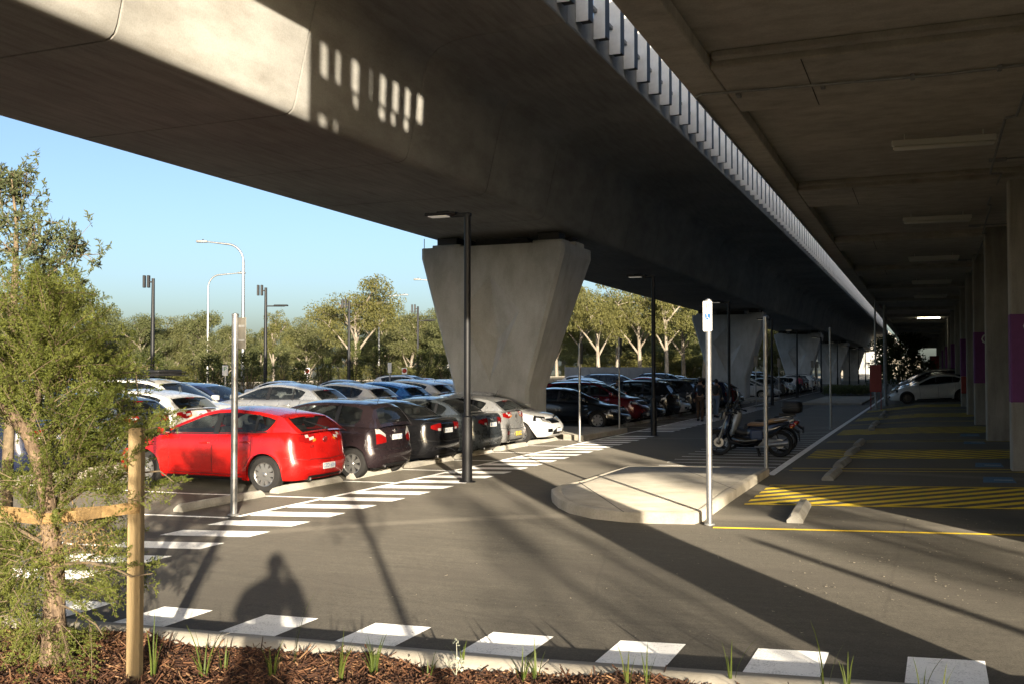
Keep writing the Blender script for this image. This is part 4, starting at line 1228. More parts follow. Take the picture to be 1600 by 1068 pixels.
for (x, y, h), lb in zip([(-8.05, 17.22, 5.12), (-8.06, 31.4, 5.15), (-7.95, 44.23, 5.1), (-8.35, 60.5, 5.1), (-8.9, 78.0, 5.1), (-8.9, 97, 5.1)], ll):
    lamp_post(x, y, h, lb, 'black lamp posts along the walkway')
for y in (116, 135, 154, 173): lamp_post(-8.9, y, 5.1, 'tiny black lamp post at the far end of the walkway', 'far lamp posts at the end of the walkway')

def flood_pole(x, y, h, arm, label):
    t = thing('floodlight_pole', label, 'light pole', (x, y, gz(x, y)), YAW, 'black floodlight poles at the edge of the car park')
    mb = MB(); mb.tube([(0, 0, 0), (0, 0, h * .52), (0, 0, h)], [.13, .11, .085], 12, 0); mb.build('pole', [M['dark_steel']], t, smooth=50)
    mb = MB(); mb.cbox(-.34, .06, -.035, .035, h - .24, h - .16, .01, 0); mb.build('bracket', [M['dark_steel']], t, smooth=30)
    for xx in (-.50, -.26):
        mb = MB(); mb.cbox(xx - .07, xx + .07, -.10, .10, h - .52, h + .17, .02, 0)
        mb.build('floodlight', [M['dark_steel']], t, smooth=30)
    if arm:
        mb = MB(); mb.cbox(-.03, 1.25, -.06, .06, h - 1.25, h - 1.17, .02, 0); mb.cbox(.55, 1.45, -.16, .16, h - 1.22, h - 1.12, .03, 0); mb.build('side_arm', [M['dark_steel']], t, smooth=30)
for (x, y, a), lb in zip([(-39.9, 33.6, 0), (-39.9, 43.8, 0), (-39.8, 54, 1), (-39.9, 64.4, 0), (-39.9, 75.4, 1), (-40, 86.5, 0)],
    ['black floodlight pole partly hidden in the foliage at the picture edge', 'black floodlight pole standing alone against the sky left of the street lights', 'black floodlight pole with a side arm, right of the sign post', 'black floodlight pole without arm in front of the big round gum tree', 'small black floodlight pole with side arm left of the pier', 'black floodlight pole just visible right of the nearest pier']):
    flood_pole(x, y, 7.05 if not a else 7.3, a, lb)
def street_light(px, dep, pytop, reach, label):
    base = at_d(px, 600, dep); g = gz(base.x, base.y); h = at_d(px, pytop, dep).z - g
    t = thing('street_light', label, 'street light', (base.x, base.y, g), YAW, 'tall galvanised street lights by the road')
    s_ = 1 if reach > 0 else -1; r_ = 1.1
    mb = MB(); pts = [(0, 0, 0), (0, 0, h * .5), (0, 0, h - r_ - .25)]
    for k in range(1, 8):
        a = math.pi / 2 * k / 7; pts.append((s_ * r_ * (1 - math.cos(a)), 0, h - r_ - .25 + (r_ + .1) * math.sin(a)))
    pts.append((reach, 0, h)); n = len(pts)
    mb.tube(pts, [.12] * 2 + [.09] + [.07] * (n - 4) + [.045], 8, 0); mb.build('pole', [M['galv']], t, smooth=60)
    mb = MB(); mb.cbox(min(reach, reach + s_ * .75), max(reach, reach + s_ * .75), -.13, .13, h - .06, h + .10, .05, 0); hd = mb.build('lantern', [M['galv_dull']], t, smooth=50)
    mb = MB(); mb.tube([(reach + s_ * .3, 0, h + .10), (reach + s_ * .3, 0, h + .17)], .05, 8, 0); mb.build('sensor', [M['black']], hd)
street_light(379, 66, 378, -2.4, 'tallest galvanised street light, its arm curving out to the left')
street_light(324, 92, 427, 2.7, 'galvanised street light whose arm reaches right towards the taller one')
street_light(592, 114, 461, 2.6, 'galvanised street light in front of the gum trees left of the pier')
street_light(700, 96, 437, -2.6, 'galvanised street light hidden by the pier, only its arm showing')

# ------------------------------------------------------------------ signs on galvanised posts
def sign_post(x, y, h, label, r=.036, plate=None, rz=0.0, group='galvanised sign posts', m='galv'):
    t = thing('sign_post', label, 'sign post', (x, y, gz(x, y)), rz, group)
    mb = MB(); mb.tube([(0, 0, -.05), (0, 0, h)], r, 12, 0); mb.lathe([(r * 1.08, h - .03), (r * 1.08, h), (.001, h + .018)], 12, 'z', 0); mb.build('post', [M[m]], t, smooth=50)
    mb = MB(); mb.lathe([(r * 1.9, .012), (r * 1.7, .03), (r, .035)], 12, 'z', 0); mb.build('collar', [M['galv_dull']], t, smooth=40)
    return t
t = sign_post(-9.37, 11.98, 2.95, 'tall sunlit galvanised sign post in front of the red hatchback, sign seen from behind', .048)
mb = MB(); mb.cbox(-.08, .15, .055, .062, 2.44, 2.90, .003, 0); sg_ = mb.build('sign_panel', [M['sign_back']], t)
mb = MB(); mb.box(-.06, .13, .048, .0545, 2.55, 2.58, 0); mb.box(-.06, .13, .048, .0545, 2.76, 2.79, 0); mb.build('bracket', [M['galv_dull']], sg_)
t = sign_post(-2.71, 13.54, 3.05, 'sunlit galvanised post with a narrow white accessible parking sign at the corner of the island', .040)
mb = MB(); mb.cbox(-.062, .062, -.052, -.046, 2.62, 3.03, .012, 0); sg_ = mb.build('sign_panel', [M['white_sign']], t)
sg_.scale = (1, 1, 1)
def flat(txt, size, m, x, z, y=-.0535):
    me = text_mesh(txt, size, M[m], 'print'); me.transform(Matrix.Translation((x, y, z)) @ Euler((R(90), 0, 0)).to_matrix().to_4x4()); return me
link('letter_print', flat('P', .10, 'sign_green', 0, 2.955), sg_)
link('small_print', flat('2P', .032, 'sign_grey', 0, 2.885), sg_)
mb = MB(); mb.box(-.036, .036, -.0535, -.0530, 2.765, 2.855, 0); mb.build('blue_symbol', [M['sign_blue']], sg_)
mb = MB()                                                        # wheelchair figure in white strokes
def stroke(pts, r_): mb.tube([(a, -.0545, b) for a, b in pts], r_, 5, 0)
stroke([(.022 * math.cos(R(a)) - .003, 2.79 + .020 * math.sin(R(a))) for a in range(-230, 60, 24)], .0035)
stroke([(-.006, 2.832), (-.004, 2.803), (.014, 2.800), (.024, 2.778)], .005); mb.lathe([(.001, -.0562), (.008, -.0550)], 10, 'y', 0, M=Matrix.Translation((-.006, 0, 2.843))); mb.build('figure', [M['white_sign']], sg_)
link('small_print', flat('AREA', .026, 'sign_grey', 0, 2.725), sg_); link('small_print', flat('<--->', .026, 'sign_grey', 0, 2.66), sg_)
def blank_sign(t, h, w=.16, hh=.42, m='sign_back', mark=None):
    mb = MB(); mb.cbox(-w/2, w/2, -.05, -.044, h - hh - .02, h - .02, .01, 0); p = mb.build('sign_panel', [M[m]], t)
sp = [(-2.93, 20.33, 3.15, 'shaded galvanised post at the far corner of the island beside the scooter', .042),
      (-9.44, 28.05, 2.92, 'thin galvanised post on the pier island kerb, in front of the black sedan', .036), (-9.5, 32.4, 3.2, 'thin galvanised post at the back of the pier island before the wine red car', .032),
      (-3.06, 36.7, 3.55, 'slim galvanised post by the white edge line beyond the scooter', .036), (-2.35, 55.2, 5.6, 'galvanised post beside the red cabinet', .05)]
for x, y, h, lb, r_ in sp:
    t = sign_post(x, y, h, lb, r_)
    if x in (-9.44, -9.5): mb = MB(); mb.cbox(.05, .062, -.12, .12, h - .62, h - .02, .004, 0); mb.build('sign_panel', [M['sign_back']], t)
for x, y in ((-8.6, 56), (-9.2, 70), (-9.0, 90), (-9.6, 101)):
    t = sign_post(x, y, 2.9, 'small shaded sign post along the far walkway', .03, group='far sign posts along the walkway'); blank_sign(t, 2.9, .22, .6, 'sign_back')
# downpipe and red cabinet
t = thing('downpipe', 'thick galvanised downpipe beside the red cabinet, rising to the deck edge', 'pipe', (-1.95, 57.5, gz(-1.95, 57.5)))
mb = MB(); mb.tube([(0, 0, 0), (0, 0, DZ - .4)], .10, 12, 0); mb.build('pipe', [M['galv_dull']], t, smooth=50)
mb = MB()
for z in (1.0, 3.2, 4.6): mb.lathe([(.12, z), (.12, z + .08)], 12, 'z', 0)
mb.build('collar', [M['galv_dull']], t, smooth=40)
p = Vector((-2.25, 53.0, gz(-2.25, 53.0)))
t = thing('hose_cabinet', 'red hose cabinet standing on thin legs by the white line', 'cabinet', p)
mb = MB(); mb.cbox(-.28, .28, -.18, .18, .92, 2.28, .02, 0); cb = mb.build('cabinet', [M['red_paint']], t, smooth=30)
mb = MB(); mb.box(-.24, .24, -.186, -.181, .97, 2.23, 0); mb.build('door', [M['red_paint']], cb)
for sx in (-.24, .24): mb = MB(); mb.tube([(sx, 0, 0), (sx, 0, .93)], .022, 6, 0); mb.build('leg', [M['red_paint']], t)
mb = MB(); mb.box(-.3, .3, -.2, .2, .003, .03, 0); mb.build('base_plate', [M['galv_dull']], t)
# small traffic signs at the far edge
def small_sign(px, dep, py0, py1, m, label, w=.34):
    a = at_d(px, (py0 + py1) / 2, dep); g = gz(a.x, a.y); z1 = at_d(px, py0, dep).z; z0 = at_d(px, py1, dep).z
    t = thing('small_sign', label, 'sign', (a.x, a.y, g), YAW, 'small signs at the far edge of the car park')
    mb = MB(); mb.tube([(0, 0.03, 0), (0, 0.03, z1 - g)], .04, 8, 0); mb.build('post', [M['galv']], t, smooth=50)
    mb = MB(); mb.cbox(-w, w, -.03, 0, z0 - g, z1 - g, .01, 0); return mb.build('sign_panel', [M[m]], t), t
def sign_marks(t, z, s_):
    mb = MB(); mb.lathe([(.001, -.034), (s_, -.034)], 14, 'y', 0, M=Matrix.Translation((0, 0, z))); mb.build('red_disc', [M['red_lens']], t)
pn, t = small_sign(352, 44, 570, 586, 'white_sign', 'small white parking sign left of the sunlit sign post', .13)
pl_ = text_mesh('P', .26, M['sign_green'], 'letter_print'); z0 = at_d(352, 576, 44).z - gz(*at_d(352, 578, 44).xy)
pl_.transform(Matrix.Translation((0, -.033, z0)) @ Euler((R(90), 0, 0)).to_matrix().to_4x4()); link('letter_print', pl_, pn)
pn, t = small_sign(609, 52, 566, 582, 'white_sign', 'small white sign left of the last floodlight pole', .10)
for px in (480, 632):
    pn, t = small_sign(px, 84, 574, 584, 'white_sign', 'small red and white sign before the gum trees, ' + ('left of the big gum' if px == 480 else 'by the small floodlight pole'), .22)
    sign_marks(pn, at_d(px, 578.5, 84).z - gz(*at_d(px, 578, 84).xy), .2)

# ------------------------------------------------------------------ people
skin = simple('skin', (.32, .19, .12), .55); hairm = simple('dark_hair', (.012, .010, .009), .6)
def skin_mesh(name, pts, edges, rad, m, sub=2):
    me = bpy.data.meshes.new(name + '_cage'); me.from_pydata(pts, edges, [])
    o = bpy.data.objects.new('tmp_skin', me); COL.objects.link(o)
    md = o.modifiers.new('s', 'SKIN'); md.use_smooth_shade = True
    sv = me.skin_vertices[0].data
    for i, r_ in enumerate(rad): sv[i].radius = (r_, r_) if not isinstance(r_, tuple) else r_
    for v in sv: v.use_root = False
    sv[0].use_root = True
    s2 = o.modifiers.new('u', 'SUBSURF'); s2.levels = sub; s2.render_levels = sub
    dg = bpy.context.evaluated_depsgraph_get()
    out = bpy.data.meshes.new_from_object(o.evaluated_get(dg)); out.name = name
    bpy.data.objects.remove(o); bpy.data.meshes.remove(me)
    out.materials.clear(); out.materials.append(m)
    return out
def person(loc, rz, h, top_m, leg_m, label, stride=.16, bag=False, arms='down', skirt=False):
    """x forward"""
    t = thing('person', label, 'person', loc, rz)
    k = h / 1.72
    P = [(0, 0, .95), (0, 0, 1.12), (-.01, 0, 1.30), (0, 0, 1.43), (.015, 0, 1.51), (.03, 0, 1.60), (.03, 0, 1.68)]      # 0 pelvis..6 crown
    Rr = [(.145, .115), (.125, .10), (.15, .11), (.075, .075), (.055, .055), (.082, .095), (.055, .07)]
    E = [(0, 1), (1, 2), (2, 3), (3, 4), (4, 5), (5, 6)]
    def add(p, r_, par): P.append(p); Rr.append(r_); E.append((par, len(P) - 1)); return len(P) - 1
    legs = []; armsi = []
    for sg in (1, -1):
        f = stride * sg
        a = add((0, .09 * sg, .90), .095, 0); b = add((f * .55, .095 * sg, .50), .066, a); c = add((f - (.06 if f < 0 else 0), .10 * sg, .09), .043, b); d = add((f + .12, .11 * sg, .04), .036, c)
        legs += [(a, b, c, d)]
        f2 = -stride * .9 * sg
        s_ = add((0, .19 * sg, 1.38), .062, 3)
        if arms == 'camera':
            e = add((.10, .26 * sg, 1.16), .046, s_); w = add((.26, .10 * sg, 1.44), .034, e); hnd = add((.30, .07 * sg, 1.50), .036, w)
        else:
            e = add((f2 * .35 - .02, .235 * sg, 1.12), .046, s_); w = add((f2 * .8 + .05, .23 * sg, .88), .032, e); hnd = add((f2 * .9 + .08, .225 * sg, .81), .036, w)
        dv = (Vector(P[hnd]) - Vector(P[w])).normalized()
        for q in range(4): add(tuple(Vector(P[hnd]) + dv * (.085 - .01 * abs(q - 1.2)) + Vector((.02 * (1.5 - q), -.006 * sg, 0))), .010, hnd)
        add(tuple(Vector(P[hnd]) + dv * .03 + Vector((.045, -.02 * sg, 0))), .011, hnd)
        armsi += [(s_, e, w)]
    P = [tuple(c * k for c in p) for p in P]; Rr = [(r_[0] * k, r_[1] * k) if isinstance(r_, tuple) else r_ * k for r_ in Rr]
    link('body', skin_mesh('body', P, E, Rr, skin, 1), t)
    def sub(idx, grow, m, nm, extra=()):
        mp = {v: i for i, v in enumerate(idx)}
        ed = [(mp[a], mp[b]) for a, b in E if a in mp and b in mp] + list(extra)
        rr = [tuple(x + grow for x in Rr[v]) if isinstance(Rr[v], tuple) else Rr[v] + grow for v in idx]
        link(nm, skin_mesh(nm, [P[v] for v in idx], ed, rr, m, 1), t)
    sub([0, 1, 2, 3] + [i for a in armsi for i in a], .05 if arms == 'camera' else .018, top_m, 'jacket')
    sub([0] + [i for l in legs for i in l[:3]], .016, leg_m, 'trousers')
    for l in legs:
        c, d = Vector(P[l[2]]), Vector(P[l[3]]); mb = MB(); mb.cbox(c.x - .07 * k, d.x + .07 * k, c.y - .048, c.y + .048, 0.0, .085 * k, .03, 0, seg=2); mb.build('shoe', [M['black']], t, smooth=60)
    mb = MB(); hc = Vector(P[5])
    for i in range(7):
        pass
    bm = bmesh.new(); bmesh.ops.create_uvsphere(bm, u_segments=14, v_segments=10, radius=1.0)
    for v in bm.verts:
        x, y, z = v.co; v.co = Vector((hc.x - .018 + x * .098 * k, y * .092 * k, hc.z + .035 + z * .108 * k))
    bmesh.ops.delete(bm, geom=[v for v in bm.verts if v.co.x > hc.x + .045 and v.co.z < hc.z + .08], context='VERTS')
    me = bpy.data.meshes.new('hair'); bm.to_mesh(me); bm.free(); me.materials.append(hairm); me.polygons.foreach_set('use_smooth', [True] * len(me.polygons)); link('hair', me, t)
    mb = MB(); fx = hc.x + .085 * k
    mb.add([(fx, -.012, hc.z - .02), (fx, .012, hc.z - .02), (fx + .022, 0, hc.z - .022), (fx - .004, 0, hc.z + .03)], [(0, 2, 3), (2, 1, 3), (0, 1, 2)], 0)
    for sg in (1, -1):
        mb.lathe([(.001, .0), (.009, -.003)], 8, 'x', 1, M=Matrix.Translation((fx - .012, .032 * sg, hc.z + .022)))
        mb.cbox(hc.x - .02, hc.x + .02, sg * .088 - .01, sg * .088 + .01, hc.z - .03, hc.z + .03, .008, 0)
    mb.box(fx - .012, fx - .006, -.022, .022, hc.z - .052, hc.z - .044, 2); mb.build('face', [skin, hairm, simple('lips', (.25, .09, .07), .5)], t)
    if bag:
        mb = MB(); mb.cbox(-.30, -.12, -.15, .15, .98, 1.38, .05, 0, seg=2); mb.build('backpack', [M['black']], t, smooth=50)
    return t
jk = simple('dark_jacket_cloth', (.012, .013, .018), .85); br = simple('brown_trouser_cloth', (.075, .045, .028), .85); jn = simple('pale_denim', (.16, .21, .27), .85)
pk = simple('pink_shirt_cloth', (.42, .075, .12), .8); dk_ = simple('dark_trouser_cloth', (.015, .016, .022), .85); gr_ = simple('green_grey_cloth', (.03, .033, .028), .85)
def ground_pt(px, py): p = gp(px, py); return (p.x, p.y, p.z)
person(ground_pt(1094, 657), R(95), 1.78, jk, br, 'man in a dark jacket and brown trousers walking away behind the white sign post', .12)
person(ground_pt(1119, 651), R(85), 1.70, gr_, jn, 'person in a dark top and pale jeans walking just right of the white sign post', .14)
person(ground_pt(1249, 617), R(90), 1.66, pk, dk_, 'person in a pink shirt and dark trousers walking away down the shaded aisle', .16)
person((-12.3, 41.6, gz(-12.3, 41.6)), R(0), 1.74, dk_, dk_, 'dark haired person standing between the parked cars, only the head showing above the roofs', .02)
person((-.02, -.42, .40), R(90) + YAW, 1.76, jk, dk_, 'photographer in a dark jacket holding up a camera, standing on the mulch', .05, arms='camera')

# ------------------------------------------------------------------ motor scooters
def scooter(loc, rz, label, shell, seat_m, box=False, back=0.0, screen=True):
    t = thing('motor_scooter', label, 'scooter', loc, rz, 'motor scooters on the hatched stand')
    lean = 0.10; WB = 1.46; rw = .325
    def tire(x, steer=0):
        mb = MB(); w = .13
        mb.lathe([(rw - .075, -w/2 + .02), (rw - .03, -w/2), (rw - .006, -w/4), (rw, 0), (rw - .006, w/4), (rw - .03, w/2), (rw - .075, w/2 - .02), (rw - .075, -w/2 + .02)], 28, 'y', 0)
        o = mb.build('wheel', [M['tyre']], t, smooth=50, fix=True); o.location = (x, 0, rw); o.rotation_euler = (0, 0, steer)
        mb = MB(); mb.lathe([(rw - .072, -.045), (rw - .10, -.03), (rw - .10, .03), (rw - .072, .045), (rw - .066, .0), (rw - .072, -.045)], 28, 'y', 0)
        for k in range(5):
            a = 2 * math.pi * k / 5; c, s_ = math.cos(a), math.sin(a)
            mb.tube([(c * .04, 0, s_ * .04), (c * (rw - .09), 0, s_ * (rw - .09))], [.022, .016], 6, 0)
        mb.lathe([(.001, -.05), (.055, -.05), (.055, .05), (.001, .05)], 12, 'y', 0)
        mb.lathe([(.06, .052), (.12, .052), (.12, .058), (.06, .058), (.06, .052)], 20, 'y', 1)
        mb.build('rim', [M['dark_alloy'] if not box else M['alloy'], M['galv']], o, smooth=40)
    tire(WB / 2, R(10)); tire(-WB / 2)
    def shell_part(name, rows, m, closed=False, smooth=50):
        """rows: list of (x, z, half width) sections swept as rounded bodies"""
        mb = MB(); n = 12; P = []
        for x, z, wy, hz in rows:
            P.append([(x, wy * math.copysign(abs(math.cos(2*math.pi*k/n)) ** .7, math.cos(2*math.pi*k/n)), z + hz * math.copysign(abs(math.sin(2*math.pi*k/n)) ** .7, math.sin(2*math.pi*k/n))) for k in range(n)])
        mb.grid(P, 0, closed=True); mb.add(P[0], [tuple(range(n))]); mb.add(P[-1], [tuple(range(n - 1, -1, -1))])
        return mb.build(name, [m], t, smooth=smooth, fix=True)
    # front mudguard, fork
    mb = MB(); rows = []
    for a in np.linspace(R(20), R(150), 9): rows.append([(WB/2 + (rw + .03) * math.cos(a) * (1 if abs(yy) < .06 else .96), yy, rw + (rw + .03 - (.03 if abs(yy) > .06 else 0)) * math.sin(a)) for yy in (-.085, -.06, 0, .06, .085)])
    mb.grid(rows, 0); mb.build('front_mudguard', [shell], t, smooth=50)
    for sy in (.075, -.075):
        mb = MB(); mb.tube([(WB/2 + .01, sy, rw), (WB/2 - .13, sy, rw + .40), (WB/2 - .22, sy, .98)], [.026, .024, .02], 8, 0); mb.build('fork_leg', [M['galv_dull']], t, smooth=50)
    # front shield
    mb = MB(); P_ = []
    for z, xf_, hw, dp in ((.42, .66, .10, .10), (.52, .64, .19, .16), (.66, .61, .24, .20), (.80, .57, .25, .20), (.92, .53, .21, .17), (1.02, .49, .15, .12), (1.06, .46, .08, .08)):
        P_.append([(xf_ - dp / 2 + (dp / 2) * math.cos(a) * (1.0 if math.cos(a) > 0 else .8), hw * math.sin(a), z) for a in np.linspace(0, 2 * math.pi, 15)[:-1]])
    mb.grid(P_, 0, closed=True); mb.add(P_[0], [tuple(range(14))]); mb.add(P_[-1], [tuple(range(13, -1, -1))]); mb.build('front_shield', [shell], t, smooth=50, fix=True)
    mb = MB(); mb.cbox(WB/2 - .115, WB/2 - .06, -.14, .14, .62, .86, .03, 0, M=Matrix.Rotation(R(-12), 4, 'Y') ); 
    mb.v = [(x + .17, y, z + .12) for x, y, z in mb.v]; mb.build('front_panel', [M['gloss_black']], t, smooth=40)
    bm_ = MB(); bm_.lathe([(.001, .07), (.06, .06), (.085, .02), (.09, -.03), (.001, -.05)], 14, 'x', 0); bm_.v = [(x + WB/2 - .13, y, z + .99) for x, y, z in bm_.v]; bm_.build('headlight', [M['clear_lens']], t, smooth=60)
    # handlebar, mirrors, screen
    mb = MB(); mb.tube([(WB/2 - .40, .34, 1.02), (WB/2 - .30, .20, 1.06), (WB/2 - .26, 0, 1.04), (WB/2 - .30, -.20, 1.06), (WB/2 - .40, -.34, 1.02)], .016, 8, 0)
    for sy in (1, -1): mb.tube([(WB/2 - .345, .27 * sy, 1.04), (WB/2 - .40, .35 * sy, 1.018)], .022, 8, 0)
    mb.cbox(WB/2 - .33, WB/2 - .18, -.13, .13, .98, 1.09, .03, 0); mb.build('handlebar', [M['black']], t, smooth=50)
    for sy in (1, -1):
        mb = MB(); mb.tube([(WB/2 - .30, .2 * sy, 1.06), (WB/2 - .25, .28 * sy, 1.22)], .008, 5, 0); mb.cbox(WB/2 - .27, WB/2 - .235, .24 * sy - .055, .24 * sy + .085, 1.20, 1.29, .014, 0); mb.build('mirror', [M['gloss_black']], t, smooth=40)
    if screen:
        mb = MB(); rows = []
        for k, zz in enumerate(np.linspace(1.03, 1.43, 6)):
            hw = .17 + .035 * math.sin(k / 5 * 3.1) - .05 * (k == 5)
            rows.append([(WB/2 - .13 - .42 * (zz - 1.03) - .5 * yy * yy, yy, zz) for yy in np.linspace(-hw, hw, 7)])
        mb.grid(rows, 0); mb.build('windscreen', [M['plastic_screen']], t, smooth=60)
    # step-through floor, engine, body
    shell_part('footboard', [(WB/2 - .22, .50, .12, .10), (WB/2 - .30, .34, .17, .06), (0.05, .29, .18, .05), (-.18, .34, .18, .08)], M['black'])
    mb = MB(); mb.tube([(.30, 0, .62), (.12, 0, .55), (-.05, 0, .60)], [.10, .11, .12], 10, 0); mb.build('tunnel', [M['black']], t, smooth=60)
    shell_part('lower_fairing', [(.42, .40, .10, .10), (.30, .38, .17, .17), (.05, .36, .19, .15), (-.20, .40, .19, .17), (-.34, .46, .17, .12)], M['gloss_black'])
    shell_part('body_panel', [(.02, .56, .11, .18), (-.16, .58, .19, .20), (-.38, .61, .20, .18), (-.62, .68, .18, .14), (-.86, .80, .11, .06), (-.96, .84, .06, .03)], shell)
    mb = MB(); mb.cbox(-.36, -.06, .165, .205, .42, .66, .03, 0); mb.build('side_cover', [simple('blue_side_cover', (.035, .06, .13), .25, .2, .4)], t, smooth=40)
    mb = MB(); mb.cbox(-.36, -.06, -.205, -.165, .42, .66, .03, 0); mb.build('side_cover', [bpy.data.materials['blue_side_cover']], t, smooth=40)
    shell_part('seat', [(.02, .77, .10, .03), (-.06, .79, .14, .05), (-.28, .78, .17, .055), (-.44, .80, .16, .06), (-.52, .865, .14, .065), (-.80, .90, .12, .05), (-.92, .91, .08, .03)], seat_m)
    mb = MB(); mb.tube([(-.62, .17, .88), (-.86, .17, .92), (-1.0, .10, .95), (-1.0, -.10, .95), (-.86, -.17, .92), (-.62, -.17, .88)], .014, 6, 0); mb.build('grab_rail', [M['galv']], t, smooth=60)
    shell_part('engine', [(-.10, .34, .12, .10), (-.34, .36, .15, .13), (-.66, .34, .13, .09), (-.80, .33, .08, .06)], M['galv_dull'])
    mb = MB(); mb.tube([(-.16, .16, .24), (-.40, .20, .25), (-.46, .21, .30), (-.95, .21, .36), (-.97, .21, .36)], [.022, .026, .062, .068, .04], 12, 0); mb.build('silencer', [M['galv']], t, smooth=50)
    mb = MB(); mb.tube([(-.16, -.16, .24), (-.40, -.20, .25), (-.46, -.21, .30), (-.95, -.21, .36), (-.97, -.21, .36)], [.022, .026, .062, .068, .04], 12, 0); mb.build('drive_cover', [M['galv_dull']], t, smooth=50)
    mb = MB(); rows = []
    for a in np.linspace(R(55), R(185), 9): rows.append([(-WB/2 + (rw + .05) * math.cos(a), yy, rw + (rw + .05 - (.025 if abs(yy) > .06 else 0)) * math.sin(a)) for yy in (-.08, -.05, .05, .08)])
    mb.grid(rows, 0); mb.build('rear_mudguard', [M['black']], t, smooth=50)
    mb = MB(); mb.cbox(-1.10, -.96, -.10, .10, .72, .82, .03, 0); mb.build('tail_light', [M['red_lens']], t, smooth=50)
    for sy in (1, -1): mb = MB(); mb.cbox(-1.06, -.98, .13 * sy - .03, .13 * sy + .03, .70, .76, .02, 0); mb.build('indicator', [M['amber_lens']], t, smooth=50)
    mb = MB(); mb.box(-1.20, -1.19, -.09, .09, .50, .66, 0); mb.tube([(-1.02, 0, .72), (-1.19, 0, .60)], .03, 6, 0); mb.build('plate_holder', [M['black']], t)
    mb = MB()
    for sy in (.12, -.12): mb.tube([(-.18, sy * .8, .30), (-.26, sy * 1.4, .015)], .02, 6, 0)
    mb.tube([(-.26, .17, .02), (-.26, -.17, .02)], .016, 6, 0); mb.build('centre_stand', [M['black']], t)
    if box:
        mb = MB(); mb.box(-1.0, -.60, -.06, .06, .93, 1.0, 0); mb.cbox(-1.16, -.68, -.22, .22, 1.0, 1.32, .09, 0, seg=3); bx = mb.build('top_box', [M['black']], t, smooth=50)
        mb = MB(); mb.cbox(-1.165, -.675, -.225, .225, 1.14, 1.155, .004, 0); mb.build('lid_joint', [M['gloss_black']], bx)
    return t
sh1 = simple('dark_scooter_shell', (.018, .026, .048), .12, 0, .9); tan = simple('tan_seat_leather', (.30, .185, .095), .5); sh2 = simple('white_scooter_shell', (.60, .60, .58), .2, 0, .6); bs = simple('black_seat_vinyl', (.015, .015, .016), .5)
scooter((-3.98, 24.75, gz(-4, 24.75)), R(180 + 2), 'dark motor scooter with a tan seat and clear windscreen on the hatched stand', sh1, tan)
scooter((-4.05, 26.35, gz(-4, 26.35)), R(180 - 4), 'white and black motor scooter with a black top box, behind the tan seated one', sh2, bs, box=True)
# ------------------------------------------------------------------ cars in their bays
LX = -10.36                                                     # rear or nose line of the left row
def rowA(i): return 15.32 + 2.42 * i
def nose_in(kind): return (LX + .46 - CAR_TYPES[kind]['L'] / 2, R(180))
def nose_out(kind): return (LX + .40 - CAR_TYPES[kind]['L'] / 2, 0.0)
def put(i, kind, col, label, out=False, **kw):
    x, rz = nose_out(kind) if out else nose_in(kind)
    return place_car(kind, col, x + kw.pop('dx', 0), rowA(i) + kw.pop('dy', 0), rz + R(kw.pop('tw', 0)), label, kw.pop('group', None), **kw)
put(0, 'hatch', 'red', 'bright red hatchback nearest the camera, rear to the walkway', style='multi', extra='i30', name='parked_car')
put(1, 'mpv', 'plum', 'dark plum people mover with tall red and white tail lamps next to the red hatchback', style='split', dx=.12)
put(2, 'sedan', 'black', 'black sedan with bright red tail lamps behind the nearest lamp post', style='five', dx=.06)
put(3, 'sedan', 'slate', 'slate grey sedan half hidden by the nearest lamp post', style='seven', extra='h', dx=.1)
put(4, 'hatch', 'silver', 'silver hatchback with a yellow number plate in front of the pier', style='five', plate='plate_yellow', dx=-.25, extra='refl')
put(5, 'hatch', 'white', 'white hatchback parked nose out just in front of the pier', True, style='multi', dx=.12, dy=-.05)
A2 = [(8.2, 'sedan', 'black', True, 'black sedan parked nose out just past the nearest pier', 'seven'), (9.35, 'suv', 'wine', True, 'wine red car with bright alloys parked nose out behind the black sedan', 'split'),
      (10.4, 'sedan', 'charcoal', True, 'charcoal sedan next to the wine red car', 'five'), (11.4, 'suv', 'black', False, 'black sport utility seen from its tail behind the second lamp post', 'five'),
      (12.45, 'hatch', 'white', True, 'white hatchback nose out beside the man in the dark jacket', 'five'), (13.45, 'suv', 'charcoal', False, 'charcoal sport utility behind the two walkers', 'five'),
      (14.5, 'hatch', 'silver', True, 'silver hatchback nose out seen behind the scooter windscreen', 'multi'), (15.6, 'suv', 'black', False, 'black sport utility standing in front of the second pier', 'five'),
      (16.6, 'mpv', 'navy', False, 'navy people mover beside the black sport utility', 'five'), (17.6, 'hatch', 'wine', False, 'dark red hatchback seen past the second galvanised post', 'five'),
      (18.6, 'sedan', 'silver', True, 'silver sedan left of the pink shirted walker', 'five'), (24.2, 'hatch', 'white', True, 'white hatchback parked side on to view under the third pier', 'split')]
for s_, kind, col, out, lb, st in A2: put(s_, kind, col, lb, out, style=st)
for i in range(14):
    kind = rnd.choice(['hatch', 'sedan', 'suv', 'mpv']); col = rnd.choice(['white', 'silver', 'black', 'grey', 'pale', 'white'])
    put(25.4 + i * 1.02, kind, col, 'small ' + {'white': 'white', 'silver': 'silver', 'black': 'black', 'grey': 'grey', 'pale': 'pale blue'}[col] + ' car in the far end of the shaded row', rnd.random() < .6, group='cars at the far end of the shaded row, ' + col, style='five')
